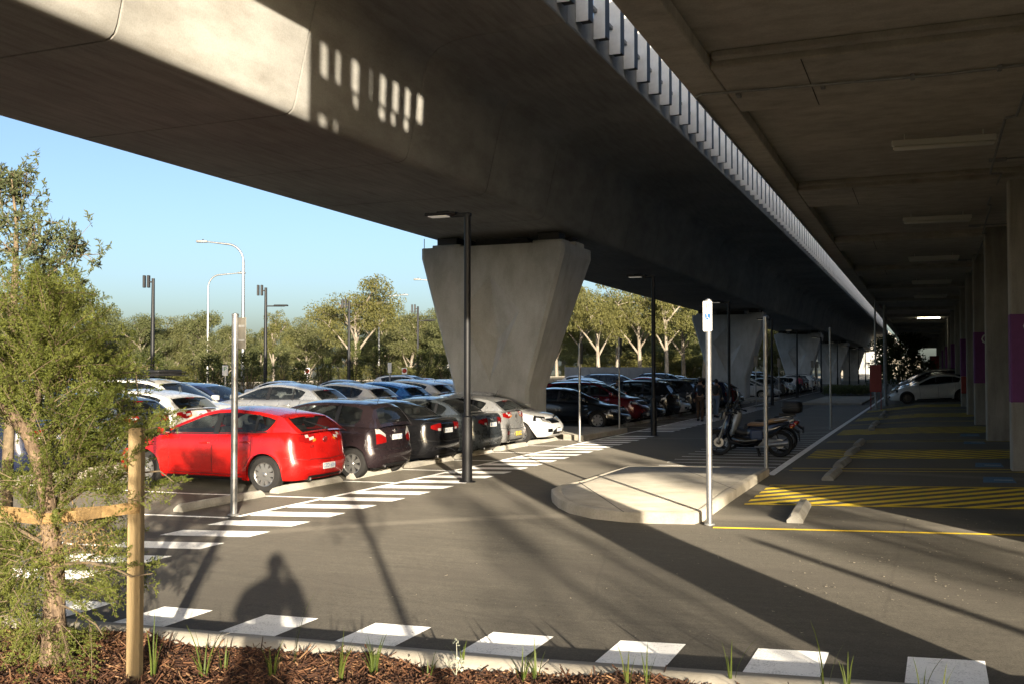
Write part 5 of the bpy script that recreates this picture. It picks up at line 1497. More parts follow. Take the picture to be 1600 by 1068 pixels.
# second row, nose to tail with the first; seen over its roofs
def rowB(px, kind, col, label, out, X=-17.6, **kw):
    L = CAR_TYPES[kind]['L']; d = ray(px, 600); Y = X * d.y / d.x
    return place_car(kind, col, X + kw.pop('dx', 0), Y, 0.0 if out else R(180), label, kw.pop('group', None), zoff=kw.pop('zoff', .10), **kw)
rowB(-40, 'sedan', 'navy', 'navy sedan behind the foliage at the picture edge, silver wheel showing', False, style='seven', zoff=0)
rowB(120, 'hatch', 'slate', 'slate blue hatchback glimpsed through the young tree', False, style='five')
rowB(205, 'hatch', 'white', 'white hatchback with red tail lamp glimpsed beside the young tree', False, style='five', zoff=.14)
rowB(248, 'suv', 'white', 'white sport utility with a roof basket parked nose out', True, X=-18.6, extra='rails', zoff=.12)
rowB(330, 'sedan', 'navy', 'dark blue sedan just left of the sunlit sign post', True, X=-20.2, zoff=.12)
rowB(430, 'hatch', 'silver', 'silver hatchback with pale roof behind the red hatchback', False, zoff=.20)
rowB(520, 'hatch', 'white', 'white hatchback beyond the plum people mover', False, zoff=.18)
rowB(577, 'hatch', 'blue', 'bright blue hatchback between two pale cars in the second row', False, zoff=.18)
rowB(622, 'hatch', 'white', 'white hatchback beyond the black sedan roof', False, zoff=.24, style='five')
rowB(662, 'hatch', 'white', 'white hatchback second from the pier in the second row', False, zoff=.20)
rowB(694, 'hatch', 'white', 'white hatchback in the second row almost at the pier', False, zoff=.18)
rowB(722, 'mpv', 'silver', 'silver people mover partly hidden by the left side of the pier', True, zoff=.1)
for px, kind, col, lb, out in [(892, 'hatch', 'pale', 'pale blue car roof right of the pier', False), (925, 'sedan', 'navy', 'navy sedan in the second row seen over the wine red car', True), (962, 'suv', 'grey', 'grey sport utility in the second row beyond the wine red car', True),
                               (998, 'hatch', 'red', 'red hatchback roof far behind the dark cars', False), (1040, 'suv', 'black', 'black sport utility in the second row with roof rails', True), (1066, 'sedan', 'black', 'black sedan roof in the second row behind the walkers', True),
                               (1160, 'hatch', 'white', 'white car in the second row behind the scooter', False), (1190, 'suv', 'grey', 'grey sport utility in the second row past the scooter', True)]:
    rowB(px, kind, col, lb, out)
# third row across the next aisle, roofs only
for px, kind, col, lb in [(60, 'suv', 'silver', 'silver sport utility in the third row behind the foliage'), (150, 'suv', 'white', 'white sport utility in the third row behind the foliage'), (300, 'hatch', 'black', 'black hatchback in the third row behind the white sport utility'),
                          (455, 'sedan', 'white', 'white sedan in the third row over the grey hatchback'), (548, 'sedan', 'silver', 'silver sedan in the third row'), (640, 'suv', 'white', 'white sport utility in the third row'), (675, 'hatch', 'red', 'red hatchback in the third row'), (910, 'sedan', 'white', 'white sedan in the third row right of the pier')]:
    rowB(px, kind, col, lb, True, X=-27.5, zoff=0)
# roof basket
i0 = at_d(250, 596, 25)
t = thing('roof_basket', 'black roof basket on the white sport utility', 'roof rack', (0, 0, 0))
d = ray(248, 600); yb_ = -18.6 * d.y / d.x; zb_ = gz(-18.6, yb_) + .12 + 1.70
t.location = (-18.9, yb_, zb_)
mb = MB()
for zz in (.05, .14): mb.tube([(-.75, -.52, zz), (.75, -.52, zz), (.75, .52, zz), (-.75, .52, zz), (-.75, -.52, zz)], .016, 5, 0)
mb.build('rim_rail', [M['black']], t)
for xx in np.linspace(-.6, .6, 5): mb = MB(); mb.tube([(xx, -.52, .05), (xx, .52, .05)], .012, 5, 0); mb.build('cross_bar', [M['black']], t)
mb = MB(); mb.cbox(.1, .7, -.45, .45, .06, .20, .03, 0); mb.build('bag', [M['black']], t, smooth=50)
# cars under the deck
def right(y, kind, col, label, **kw): return place_car(kind, col, -1.80 + CAR_TYPES[kind]['L'] / 2, y, R(180 + SRD), label, kw.pop('group', None), **kw)
SRD = 3
right(57.4, 'sedan', 'white', 'white sedan side on under the deck, dark alloy wheels', style='five', rim='dark_alloy')
right(60.4, 'hatch', 'black', 'black hatchback just beyond the white sedan under the deck')
right(63.2, 'suv', 'silver', 'silver sport utility third in the covered bays', extra='rails')
right(66.0, 'hatch', 'charcoal', 'charcoal car fourth in the covered bays')
right(69.6, 'mpv', 'silver', 'silver people mover fifth in the covered bays')
right(73.0, 'hatch', 'red', 'red hatchback far down the covered bays')
for y in (80, 86, 92, 101): right(y, 'sedan', 'grey', 'grey car in the farthest covered bays', group='grey cars in the farthest covered bays')

# ------------------------------------------------------------------ vegetation
def leaf_quads(cen, axis, ln, wd, bend=.25):
    """cen, axis (N,3); leaves as bent quads"""
    n = len(cen); r_ = rng.normal(size=(n, 3)); side = np.cross(axis, r_); side /= np.linalg.norm(side, axis=1, keepdims=True) + 1e-9
    ln = np.broadcast_to(np.asarray(ln), (n,))[:, None]; wd = np.broadcast_to(np.asarray(wd), (n,))[:, None]
    tip = cen + axis * ln; mid = cen + axis * ln * .45; nz_ = np.cross(axis, side) * ln * bend * .3
    V = np.stack([cen, mid + side * wd * .5 + nz_, tip, mid - side * wd * .5 + nz_], 1).reshape(-1, 3)
    F = np.arange(n * 4).reshape(-1, 4)
    return V, F
def unit(a): return a / (np.linalg.norm(a, axis=-1, keepdims=True) + 1e-9)
def gum_meshes(seed, h, spread, nlimb=6, dens=1.0, lm='gum_leaf', bare=.35, ls=.24):
    r_ = np.random.default_rng(seed); mb = MB(); clumps = []
    lean = r_.normal(0, .05 * h, 2)
    tr = [Vector((lean[0] * t * t, lean[1] * t * t, h * .62 * t)) for t in np.linspace(0, 1, 7)]
    mb.tube(tr, [h * .024 * (1 - .55 * t) for t in np.linspace(0, 1, 7)], 8, 0)
    for k in range(nlimb):
        t0 = bare + (1 - bare) * (k / nlimb); i = min(5, int(t0 * 6)); b = tr[i].lerp(tr[i+1], t0 * 6 - i)
        a = k * 2.4 + r_.uniform(-.5, .5); out = spread * r_.uniform(.55, 1.0) * (1 - .35 * t0); up = h * r_.uniform(.16, .34) * (1.15 - .25 * t0)
        pts = [b, b + Vector((math.cos(a) * out * .4, math.sin(a) * out * .4, up * .45)), b + Vector((math.cos(a) * out * .75, math.sin(a) * out * .75, up * .8)), b + Vector((math.cos(a) * out, math.sin(a) * out, up))]
        rd = h * .011; mb.tube(pts, [rd, rd * .75, rd * .5, rd * .25], 6, 0)
        for q in range(5):
            f = r_.uniform(.35, 1); j = min(2, int(f * 3)); p = pts[j].lerp(pts[j+1], f * 3 - j)
            e = p + Vector((r_.normal(0, .14 * spread), r_.normal(0, .14 * spread), r_.uniform(.0, .10 * h)))
            mb.tube([p, p.lerp(e, .5) + Vector((0, 0, .02 * h)), e], [rd * .4, rd * .25, rd * .1], 4, 0)
            clumps.append((e, r_.uniform(.16, .30) * spread))
        clumps.append((pts[3], .30 * spread))
    top = tr[-1]
    for q in range(7):
        e = top + Vector((r_.normal(0, .22 * spread), r_.normal(0, .22 * spread), r_.uniform(.05, .36) * h)); e.z = min(e.z, h)
        mb.tube([top, top.lerp(e, .5) + Vector((0, 0, .03 * h)), e], [h * .008, h * .005, h * .002], 5, 0); clumps.append((e, r_.uniform(.20, .34) * spread))
    C = []; A = []
    for c, rad in clumps:
        n = int(215 * dens * (rad / (.25 * spread)) ** 2)
        d = unit(r_.normal(size=(n, 3))); rr = rad * r_.uniform(.25, 1.0, size=(n, 1)) ** .6
        p = np.array(c) + d * rr * np.array([1, 1, .62]); C.append(p)
        ax = unit(d * .5 + r_.normal(size=(n, 3)) * .5 + np.array([0, 0, -.75])); A.append(ax)
    C = np.concatenate(C); A = np.concatenate(A); n = len(C); q = 10.0 / np.percentile(C[:, 2], 99.5)
    C[:, 2] *= q; mb.v = [(a, b, c * q) for a, b, c in mb.v]
    V, F = leaf_quads(C, A, r_.uniform(.7, 1.3, n) * ls, r_.uniform(.7, 1.3, n) * ls * .42)
    return mb.mesh('trunk', [M['gum_bark']], 60), np_mesh('crown', V, F, [M[lm]])
def shrub_meshes(seed, h, w, n, lm, ls=.12, conical=.6):
    r_ = np.random.default_rng(seed); mb = MB()
    for k in range(7):
        a = r_.uniform(0, 6.28); q = r_.uniform(.2, .8) * w * .5
        mb.tube([(0, 0, 0), (math.cos(a) * q * .5, math.sin(a) * q * .5, h * .45), (math.cos(a) * q, math.sin(a) * q, h * r_.uniform(.6, .9))], [h * .014, h * .009, h * .003], 5, 0)
    z = r_.uniform(.08, 1, n) ** .85; prof = (1 - z * conical) * np.minimum(1, z * 5 + .25) * (1 + .25 * np.sin(z * 17 + r_.uniform(0, 6)))
    a = r_.uniform(0, 6.283, n); lump = 1 + .28 * np.sin(a * 3 + z * 9 + seed) + .15 * np.sin(a * 7 - z * 13)
    rad = w * .5 * prof * lump * r_.uniform(.35, 1, n) ** .5
    C = np.stack([np.cos(a) * rad, np.sin(a) * rad, z * h + r_.normal(0, .03 * h, n)], 1)
    A = unit(np.stack([np.cos(a), np.sin(a), np.full(n, .7)], 1) + r_.normal(size=(n, 3)) * .6)
    V, F = leaf_quads(C, A, r_.uniform(.7, 1.3, n) * ls, r_.uniform(.7, 1.3, n) * ls * .4)
    return mb.mesh('stem', [M['twig']], 60), np_mesh('foliage', V, F, [M[lm]])
GUM = [gum_meshes(3, 10, 4.4, 9, 1.0, 'gum_leaf', .15), gum_meshes(9, 10, 3.6, 8, .9, 'gum_leaf', .12), gum_meshes(21, 10, 5.0, 7, 1.0, 'gum_leaf_gold', .4), gum_meshes(33, 10, 3.2, 5, .75, 'gum_leaf_gold', .45), gum_meshes(47, 10, 4.2, 10, 1.1, 'gum_leaf', .08), gum_meshes(58, 10, 2.6, 5, .6, 'gum_leaf', .35)]
def tree(kind, px, dep, top, label, name='gum_tree', group=None, jitter=0, wide=1.0):
    b = at_d(px, 590, dep); g = gz(b.x, b.y); h = at_d(px, top, dep).z - g
    tm, cm = GUM[kind]
    t = thing(name, label, 'tree', (b.x, b.y, g), rnd.uniform(0, 6.28), group)
    s_ = h / 10.0; t.scale = (s_ * wide, s_ * wide, s_)
    link('trunk', tm, t); link('crown', cm, t)
# back belt of gums, left opening
FG = 'gum trees in the belt behind the road'
BL = [(-60, 118, 470, 0, 'outside the left edge of the picture'), (10, 112, 462, 4, 'behind the sparse twiggy tree'), (70, 108, 470, 1, 'slim, behind the foliage of the young tree'), (128, 104, 452, 0, 'rounded, its crown just clearing the young tree'), (190, 118, 500, 4, 'between the young tree and the first floodlight pole'),
 (222, 108, 494, 0, 'immediately left of the first floodlight pole'), (262, 112, 496, 4, 'immediately right of the first floodlight pole'), (300, 124, 500, 1, 'slim, left of the shorter street light'), (335, 112, 490, 0, 'directly behind the shorter street light'), (368, 118, 516, 4, 'low, behind the tall street light'),
 (405, 120, 520, 1, 'slim and low, behind the floodlight pole with side arm'), (445, 126, 512, 0, 'just right of the floodlight pole with side arm'), (480, 116, 498, 4, 'next to the big round gum on its left'), (505, 124, 480, 1, 'slim, touching the left flank of the big round gum'),
 (600, 122, 478, 4, 'touching the right flank of the big round gum'), (640, 116, 488, 0, 'behind the small floodlight pole left of the pier'), (675, 120, 484, 4, 'just left of the nearest pier'), (705, 112, 480, 0, 'against the left edge of the nearest pier'), (735, 126, 486, 1, 'hidden behind the nearest pier')]
for px, dep, top, k, ds in BL: tree(k, px, dep, top, 'olive gum tree ' + ds, group=FG, wide=1.15)
tree(2, 556, 100, 438, 'biggest round gum tree with a pale brown crown, standing above its neighbours', wide=1.05)
tree(3, 428, 92, 486, 'slim sparse gum tree right of the floodlight pole with the side arm', wide=.8)
tree(0, 345, 84, 510, 'low olive gum tree behind the sunlit sign post', wide=1.2)
for px, dep, top in [(-30, 140, 500), (60, 140, 505), (150, 140, 505), (240, 140, 520), (320, 140, 525), (400, 140, 530), (470, 142, 520), (540, 140, 515), (610, 140, 515), (680, 140, 510)]:
    tree(4, px, dep, top, 'olive gum tree in the second rank of the belt, mostly hidden by nearer gums', group='second rank of gums behind the belt', wide=1.5)
# golden gums seen right of the pier
GG = 'golden gum trees right of the nearest pier'
GL = [(905, 152, 452, 3, 'close to the pier edge'), (935, 140, 446, 2, 'between the two thin posts, nearer the pier'), (965, 158, 440, 3, 'behind the second thin post'), (1000, 146, 436, 2, 'tallest, left of the second lamp post'), (1042, 142, 440, 3, 'right of the second lamp post'), (1068, 158, 446, 2, 'left of the second pier'),
 (1100, 150, 450, 2, 'behind the white sign post'), (1140, 160, 470, 3, 'behind the second pier'), (870, 156, 470, 2, 'behind the nearest pier'), (1195, 165, 480, 2, 'in the gap between second and third pier'), (1275, 175, 500, 2, 'behind the third pier'), (1300, 185, 510, 2, 'in the gap between third and fourth pier')]
for px, dep, top, k, ds in GL: tree(k, px, dep, top, 'golden gum tree with pale limbs ' + ds, group=GG, wide=1.0)
for px in (880, 930, 985, 1035, 1085, 1130, 1200, 1240):
    tree(4, px, 185, 492, 'olive gum tree low behind the golden gums', group='olive gums behind the golden ones', wide=1.5)
# small trees and shrubs inside the car park edge
SH = [shrub_meshes(5, 3.0, 2.0, 2300, 'shrub_leaf', .15, .55), shrub_meshes(8, 3.0, 1.5, 1700, 'shrub_leaf', .14, .75), shrub_meshes(14, 2.6, 2.6, 4600, 'gum_leaf_gold', .16, .35), shrub_meshes(19, 3.0, 1.2, 1500, 'gum_leaf', .16, .4)]
def shrub(kind, px, dep, top, label, group=None, wide=1.0, name='shrub', base=None):
    b = at_d(px, 596, dep); g = gz(b.x, b.y); h = at_d(px, top, dep).z - g; s_ = h / 3.0
    t = thing(name, label, 'shrub', (b.x, b.y, g), rnd.uniform(0, 6.28), group); t.scale = (s_ * wide, s_ * wide, s_)
    a, c = SH[kind]; link('stem', a, t); link('foliage', c, t)
DG = 'dark young shrubs along the car park edge'
DS = [(232, 62, 552, 0, 1.5, 'behind the roof basket'), (330, 60, 556, 0, 1.3, 'left of the small parking sign'), (388, 62, 552, 0, 1.2, 'right of the sunlit sign post'), (342, 66, 566, 1, 1.2, 'behind the small parking sign'), (470, 70, 566, 0, 1.1, 'left of the red and white sign'), (500, 72, 570, 1, 1.2, 'right of the red and white sign'),
 (512, 74, 560, 1, .9, 'slim, left of the big round gum'), (555, 76, 538, 1, .9, 'tall and slim under the big round gum'), (595, 74, 544, 1, 1.3, 'cone shaped, under the far street light'), (690, 84, 556, 0, 1.2, 'just left of the pier'), (660, 82, 548, 0, .9, 'right of the small floodlight pole'), (718, 82, 552, 1, 1.2, 'against the pier edge')]
for px, dep, top, k, w, ds in DS: shrub(k, px, dep, top, 'dark green young shrub ' + ds, DG, w)
for i, (px, dep, top) in enumerate([(30, 96, 566), (95, 98, 562), (150, 94, 570), (205, 98, 566), (262, 96, 570), (305, 98, 565), (372, 96, 572), (420, 98, 568), (455, 95, 574), (530, 96, 570), (575, 98, 566), (622, 96, 572), (652, 98, 569), (700, 97, 571)]):
    shrub(2, px, dep, top, 'sunlit yellow green bush at the foot of the gum belt', 'bushes at the foot of the gum belt', 2.0)
for i, (px, dep, top) in enumerate([(905, 172, 550), (930, 166, 554), (955, 175, 548), (978, 168, 557), (1005, 174, 543), (1030, 168, 538), (1055, 175, 540), (1078, 170, 550), (1098, 176, 554), (1225, 182, 560), (1190, 180, 556)]):
    shrub(2, px, dep, top, 'yellow green bush under the golden gums', 'yellow green bushes under the golden gums', 1.7)
shrub(3, 440, 66, 540, 'thin sapling with bare stem left of the big round gum', wide=.8, name='sapling')
t_ = at_d(1408, 600, 86); SHR = shrub_meshes(61, 4.6, 4.4, 6500, 'shrub_leaf', .30, .3)
t = thing('small_tree', 'dark leafy small tree against the bright far end of the aisle', 'tree', (t_.x, t_.y, gz(t_.x, t_.y))); link('trunk', SHR[0], t); link('crown', SHR[1], t)
hg = np.array([[rnd.uniform(-7.6, -4.2), rnd.uniform(84, 90), 0] for _ in range(4200)]); hg[:, 2] = [gz(x, y) + .1 + .55 * rnd.random() for x, y, _ in hg]
V, F = leaf_quads(hg, unit(rng.normal(size=(4200, 3)) + np.array([0, 0, 1.2])), .28, .06)
tag(link('low_planting', np_mesh('low_planting', V, F, [M['gum_leaf']])), kind='stuff')
# far fence, pale wall, hoarding and buildings
def far_box(name, label, cat, x0, x1, y0, y1, z0, z1, m):
    t = thing(name, label, cat, ((x0 + x1) / 2, y0, z0)); mb = MB(); mb.box(-(x1 - x0) / 2, (x1 - x0) / 2, 0, y1 - y0, 0, z1 - z0, 0); mb.build('panel', [m], t); return t
t = far_box('low_wall', 'long low pale wall along the road beyond the car park', 'wall', -46.4, -46, 10, 170, .1, 1.05, M['far_wall'])
mb = MB(); mb.box(-.3, .3, -.01, 160, .95, 1.05, 0); mb.build('coping', [M['kerb']], t)
t = thing('mesh_fence', 'grey mesh fence panels far behind the cars, right of the nearest pier', 'fence', (-32.5, 92, gz(-32, 92)), R(-20))
for i in range(6):
    mb = MB(); mb.box(.0, .05, i * 2.6 + .03, i * 2.6 + 2.57, .1, 2.2, 0); mb.build('fence_panel', [M['hoarding']], t)
for i in range(7): mb = MB(); mb.tube([(.02, i * 2.6, 0), (.02, i * 2.6, 2.35)], .03, 6, 0); mb.build('fence_post', [M['galv']], t)
t = thing('site_shed', 'pale building at the bright far end of the aisle', 'building', (-8, 300, .3)); mb = MB(); mb.box(-16, 7, 0, 20, 0, 5.2, 0); mb.build('wall', [M['far_wall']], t); mb = MB(); mb.box(-16.5, 7.5, -.6, 20.5, 5.2, 5.6, 0); mb.build('roof', [M['hoarding']], t)
for i in range(8): mb = MB(); mb.box(-14 + i * 2.6, -12.6 + i * 2.6, -.05, .02, 1.6, 3.2, 0); mb.build('window', [M['gloss_black']], t)
t = far_box('container', 'dark red container at the far end of the covered bays', 'container', .6, 6.4, 128, 134, gz(2, 128), gz(2, 128) + 2.9, M['red_paint'])

# ------------------------------------------------------------------ mulch bed in front
def mz(x, y):
    e = kerbline(x) - .30
    return gz(x, y) + float(np.interp(e - y, [-.05, .05, 1.0, 6.2, 12], [.15, .158, .18, .38, .42])) + .018 * math.sin(x * 3.1 + y * 2.2) + .012 * math.sin(x * 7.3 - y * 5.1)
xs = np.linspace(-12, 5, 86); mb = MB(); rows = []
for v in np.linspace(0, 1, 46): rows.append([(x, (kerbline(x) - .29) * (1 - v) + (-8) * v, mz(x, (kerbline(x) - .29) * (1 - v) + (-8) * v)) for x in xs])
mb.grid(rows, 0, flip=True)
mm, nt, b = mat('mulch_soil'); v = coords(nt); n_ = noise(nt, v, 26, 5, .75)
nt.links.new(ramp(nt, n_, [(.3, (.022, .012, .007)), (.7, (.095, .046, .022))]), b.inputs['Base Color']); b.inputs['Roughness'].default_value = .95; bump(nt, b, n_, .9, .03)
tag(mb.build('mulch_bed', [mm], smooth=60, fix=True), kind='structure')
# bark chips
mm2, nt, b = mat('bark_chip'); gi = node(nt, 'ShaderNodeNewGeometry'); n_ = noise(nt, coords(nt), 9, 3)
c = ramp(nt, gi.outputs['Random Per Island'], [(0, (.020, .009, .005)), (.5, (.085, .034, .015)), (.85, (.16, .07, .03)), (1, (.34, .20, .10))])
nt.links.new(mix(nt, c, ramp(nt, n_, [(.3, (.7, .7, .7)), (.7, (1.15, 1.15, 1.15))]), .8, 'MULTIPLY'), b.inputs['Base Color']); b.inputs['Roughness'].default_value = .85
N = 60000; X = rng.uniform(-9, 2.2, N); E_ = np.array([kerbline(x) - .30 for x in X]); D = rng.uniform(-.03, 1, N); D = np.where(rng.random(N) < .8, D * 1.5, D * 6.5); Y = E_ - D
Zb = np.array([mz(x, y) for x, y in zip(X, Y)]); a = rng.uniform(0, 6.283, N); L = rng.gamma(2.2, .0085, N) + .006; Wd = rng.uniform(.0012, .0048, N); tl = rng.normal(0, .32, N)
u = np.stack([np.cos(a) * np.cos(tl), np.sin(a) * np.cos(tl), np.sin(tl)], 1) * L[:, None]; w = np.stack([-np.sin(a), np.cos(a), rng.normal(0, .4, N)], 1) * Wd[:, None]; th = np.array([0, 0, 1]) * rng.uniform(.003, .008, N)[:, None]
C = np.stack([X, Y, Zb + .006 + np.abs(np.sin(tl)) * L * .7 + rng.uniform(0, .012, N)], 1)
V = np.stack([C - u - w, C + u - w * .6, C + u + w * .6, C - u + w, C - u - w + th, C + u - w * .6 + th, C + u + w * .6 + th, C - u + w + th], 1).reshape(-1, 3)
base = np.arange(N)[:, None] * 8; F = np.concatenate([base + np.array(q) for q in ((4, 5, 6, 7), (0, 1, 5, 4), (1, 2, 6, 5), (2, 3, 7, 6), (3, 0, 4, 7))])
tag(link('bark_mulch', np_mesh('bark_mulch', V, F, [mm2])), kind='stuff')

# ------------------------------------------------------------------ young tree with stakes
def on_mulch(px, py):
    p = gp(px, py, .1)
    for _ in range(6): p = gp(px, py, mz(p.x, p.y) - gz(p.x, p.y))
    return p
TB = on_mulch(86, 1042); TD = -TB.x * math.sin(YAW) + TB.y * math.cos(YAW)
SB = on_mulch(210, 1062); SDp = -SB.x * math.sin(YAW) + SB.y * math.cos(YAW)
t = thing('young_tree', 'young paperbark tree with fine needle foliage tied to timber stakes', 'tree', TB)
def rel(p): return Vector(p) - TB
def nd(px, py, dd=0.0): return rel(at_d(px, py, TD + dd))
mb = MB()
tp = [(86, 1052, 0), (86, 1000, 0), (84, 960, 0), (86, 910, .02), (82, 860, .0), (76, 815, -.02), (74, 780, -.02), (68, 745, 0), (58, 710, .02), (46, 682, .02), (26, 655, .0), (8, 642, -.05), (-30, 610, -.1), (-60, 560, -.1)]
tr_ = [.110, .082, .066, .062, .062, .052, .048, .046, .046, .042, .038, .034, .028, .02]
mb.tube([nd(*p) for p in tp], tr_, 12, 0)
r0 = np.random.default_rng(4)
mb.v = [tuple(Vector(p) + Vector((r0.normal(0, .0035), r0.normal(0, .0035), 0))) for p in mb.v]
mb.build('trunk', [M['paperbark']], t, smooth=50)
fl = MB()                                                       # loose papery strips of bark
for i in range(420):
    k = r0.integers(0, 11); f = r0.random(); c = nd(*tp[k]).lerp(nd(*tp[k+1]), f); r_ = tr_[k] + (tr_[k+1] - tr_[k]) * f
    ax = (nd(*tp[k+1]) - nd(*tp[k])).normalized(); a = r0.uniform(0, 6.283); u = ax.orthogonal().normalized(); w = ax.cross(u); o = u * math.cos(a) + w * math.sin(a); s_ = ax.cross(o)
    L2, W2 = r0.uniform(.02, .07), r0.uniform(.004, .014); p0 = c + o * (r_ + .001); lift = r0.uniform(.002, .018)
    fl.add([p0 - s_ * W2, p0 + s_ * W2, p0 + s_ * W2 * .8 + ax * L2 * .6 + o * lift * .4, p0 - s_ * W2 * .7 + ax * L2 * .6 + o * lift * .4, p0 + s_ * W2 * .3 + ax * L2 + o * lift, p0 - s_ * W2 * .4 + ax * L2 + o * lift], [(0, 1, 2, 3), (3, 2, 4, 5)], 0)
tag(fl.build('bark', [M['paperbark']], t), kind='stuff')
br_ = MB(); twigs = []
def branch(pts, r0_, r1_):
    P_ = [nd(*p) for p in pts]; br_.tube(P_, list(np.linspace(r0_, r1_, len(P_))), 6, 0); twigs.append(P_)
branch([(84, 905, 0), (105, 880, -.15), (140, 878, -.25), (175, 885, -.3), (205, 900, -.35), (238, 895, -.4)], .014, .004)
branch([(72, 885, 0), (40, 865, .1), (5, 850, .15), (-30, 845, .2)], .018, .006)
branch([(72, 850, 0), (50, 838, -.1), (10, 815, -.2), (-20, 812, -.2)], .015, .005)
branch([(74, 800, 0), (100, 770, .1), (120, 735, .2), (150, 700, .25), (165, 660, .3)], .026, .006)
branch([(95, 790, .05), (130, 765, .1), (160, 742, .15), (205, 700, .2), (240, 668, .2)], .014, .004)
branch([(62, 720, 0), (90, 660, .1), (130, 610, .15), (160, 575, .2), (190, 545, .2)], .018, .005)
branch([(45, 680, 0), (60, 620, -.1), (55, 560, -.1), (75, 500, -.1), (85, 460, 0)], .022, .005)
branch([(20, 650, 0), (10, 590, .1), (20, 520, .15), (50, 450, .2), (90, 420, .2)], .020, .004)
branch([(-20, 620, -.1), (-15, 540, -.1), (0, 480, -.1), (30, 440, -.1)], .018, .004)
branch([(130, 765, .1), (190, 740, .0), (250, 735, -.1), (272, 752, -.1)], .010, .003)
branch([(68, 745, 0), (30, 760, .1), (0, 770, .1), (-30, 770, .1)], .012, .004)
branch([(86, 940, 0), (120, 955, -.1), (150, 975, -.2), (160, 990, -.2)], .008, .003)
branch([(84, 990, 0), (50, 985, -.2), (20, 965, -.2)], .008, .003)
branch([(150, 700, .25), (190, 640, .2), (200, 590, .2), (202, 530, .2)], .010, .003)
branch([(160, 575, .2), (190, 560, .2), (212, 575, .2), (216, 620, .2)], .008, .003)
cl = [(45, 545, 75, 85, 62), (95, 520, 60, 55, 34), (60, 462, 80, 34, 26), (110, 610, 60, 50, 30), (20, 640, 50, 50, 16), (160, 570, 36, 46, 12), (196, 600, 24, 60, 7), (150, 660, 50, 36, 14), (205, 680, 30, 24, 7), (120, 715, 60, 46, 24), (178, 735, 34, 40, 12), (30, 760, 55, 30, 12), (30, 870, 55, 60, 26),
      (165, 835, 44, 36, 14), (130, 905, 50, 30, 10), (216, 880, 26, 26, 5), (246, 752, 22, 14, 3), (238, 655, 22, 24, 5), (20, 960, 45, 40, 12), (110, 1005, 40, 36, 7), (50, 1040, 45, 20, 6), (-45, 600, 50, 130, 24), (-45, 860, 50, 120, 20), (95, 800, 40, 24, 6)]
Cs = []; As = []; Ls = []
for cx, cy, rx, ry, n in cl:
    for _ in range(int(n * 2.0)):
        a = r0.uniform(0, 6.283); q = math.sqrt(r0.random()); px = cx + rx * q * math.cos(a); py = cy + ry * q * math.sin(a)
        if 192 < px < 228 and 690 < py < 1060 and r0.random() < .7: continue
        p = np.array(nd(px, py, r0.normal(.06, .26)))
        root = np.array(nd(70, min(880, py + 90), 0)); d = p - root; d[2] *= .6; d = d / (np.linalg.norm(d) + 1e-6)
        d = d + r0.normal(0, .38, 3) + np.array([0, 0, .35 if py < 740 else -.05]); d /= np.linalg.norm(d)
        FL = r0.uniform(.24, .50); s0 = p - d * FL * .5; nrm = unit(r0.normal(size=3)); sd_ = np.cross(d, nrm); sd_ /= np.linalg.norm(sd_)
        ft = np.linspace(0, 1, 9); fr = [s0 + d * FL * t_ - np.array([0, 0, .16 * FL * t_ * t_]) for t_ in ft]
        br_.tube([Vector(q_) for q_ in fr], list(np.linspace(.0032, .0010, 9)), 3, 0, cap=False)
        ns = int(FL / .021)
        for k in range(ns):
            f = .08 + .92 * k / ns; i = min(7, int(f * 8)); b0_ = fr[i] + (fr[i+1] - fr[i]) * (f * 8 - i)
            e = sd_ * (1 if k % 2 else -1) * .85 + d * .75 + r0.normal(0, .22, 3); e /= np.linalg.norm(e); sl_ = r0.uniform(.05, .10) * (1.15 - .6 * f)
            m = 13; g = np.linspace(.02, 1, m); bp = b0_ + np.outer(g * sl_, e); ax = r0.normal(size=(m, 3)); ax -= np.outer(ax @ e, e); ax = unit(ax) * .75 + e * .8
            Cs.append(bp); As.append(unit(ax)); Ls.append(r0.uniform(.013, .024, m) * (1.1 - .35 * g))
tag(br_.build('twigs', [M['twig']], t, smooth=60), kind='stuff')
Cs = np.concatenate(Cs); As = np.concatenate(As); Ls = np.concatenate(Ls)
V, F = leaf_quads(Cs, As, Ls, .0078)
link('foliage', np_mesh('foliage', V, F, [M['needle']]), t)
# withered spray on the trunk
n = 900; c0 = np.array(nd(118, 836, -.05)); C = c0 + r0.normal(size=(n, 3)) * np.array([.13, .1, .10]); V, F = leaf_quads(C, unit(r0.normal(size=(n, 3)) + np.array([0, 0, -.8])), .035, .008)
link('withered_spray', np_mesh('withered_spray', V, F, [simple('withered_leaf', (.22, .15, .07), .8, var=.3)]), t)
# stakes and strap
def stake(base, h, label):
    t2 = thing('timber_stake', label, 'stake', base, YAW + R(3), 'timber stakes of the young tree')
    m2 = MB(); m2.cbox(-.041, .041, -.041, .041, -.2, h, .004, 0); m2.cbox(-.036, .036, -.036, .036, h - .001, h + .006, .004, 0); m2.build('post', [M['timber']], t2)
    return t2
hs = at_d(213, 669, SDp).z - SB.z
stake(SB, hs, 'pale square timber stake standing in the mulch right of the young tree')
S2 = at_d(-165, 1050, TD + .1); S2.z = mz(S2.x, S2.y); stake(S2, hs, 'timber stake just outside the picture on the far side of the young tree')
def strap(pts, name_label):
    t2 = thing('tree_tie', name_label, 'tree tie', pts[0]); o = pts[0]; m2 = MB(); rows = []
    for p, w_ in zip(pts, [.034] * len(pts)):
        rows.append([tuple(p - o + Vector((0, 0, w_))), tuple(p - o - Vector((0, 0, w_)))])
    m2.grid(rows, 0)
    e = m2.build('webbing', [M['strap']], t2); md = e.modifiers.new('thick', 'SOLIDIFY'); md.thickness = .006
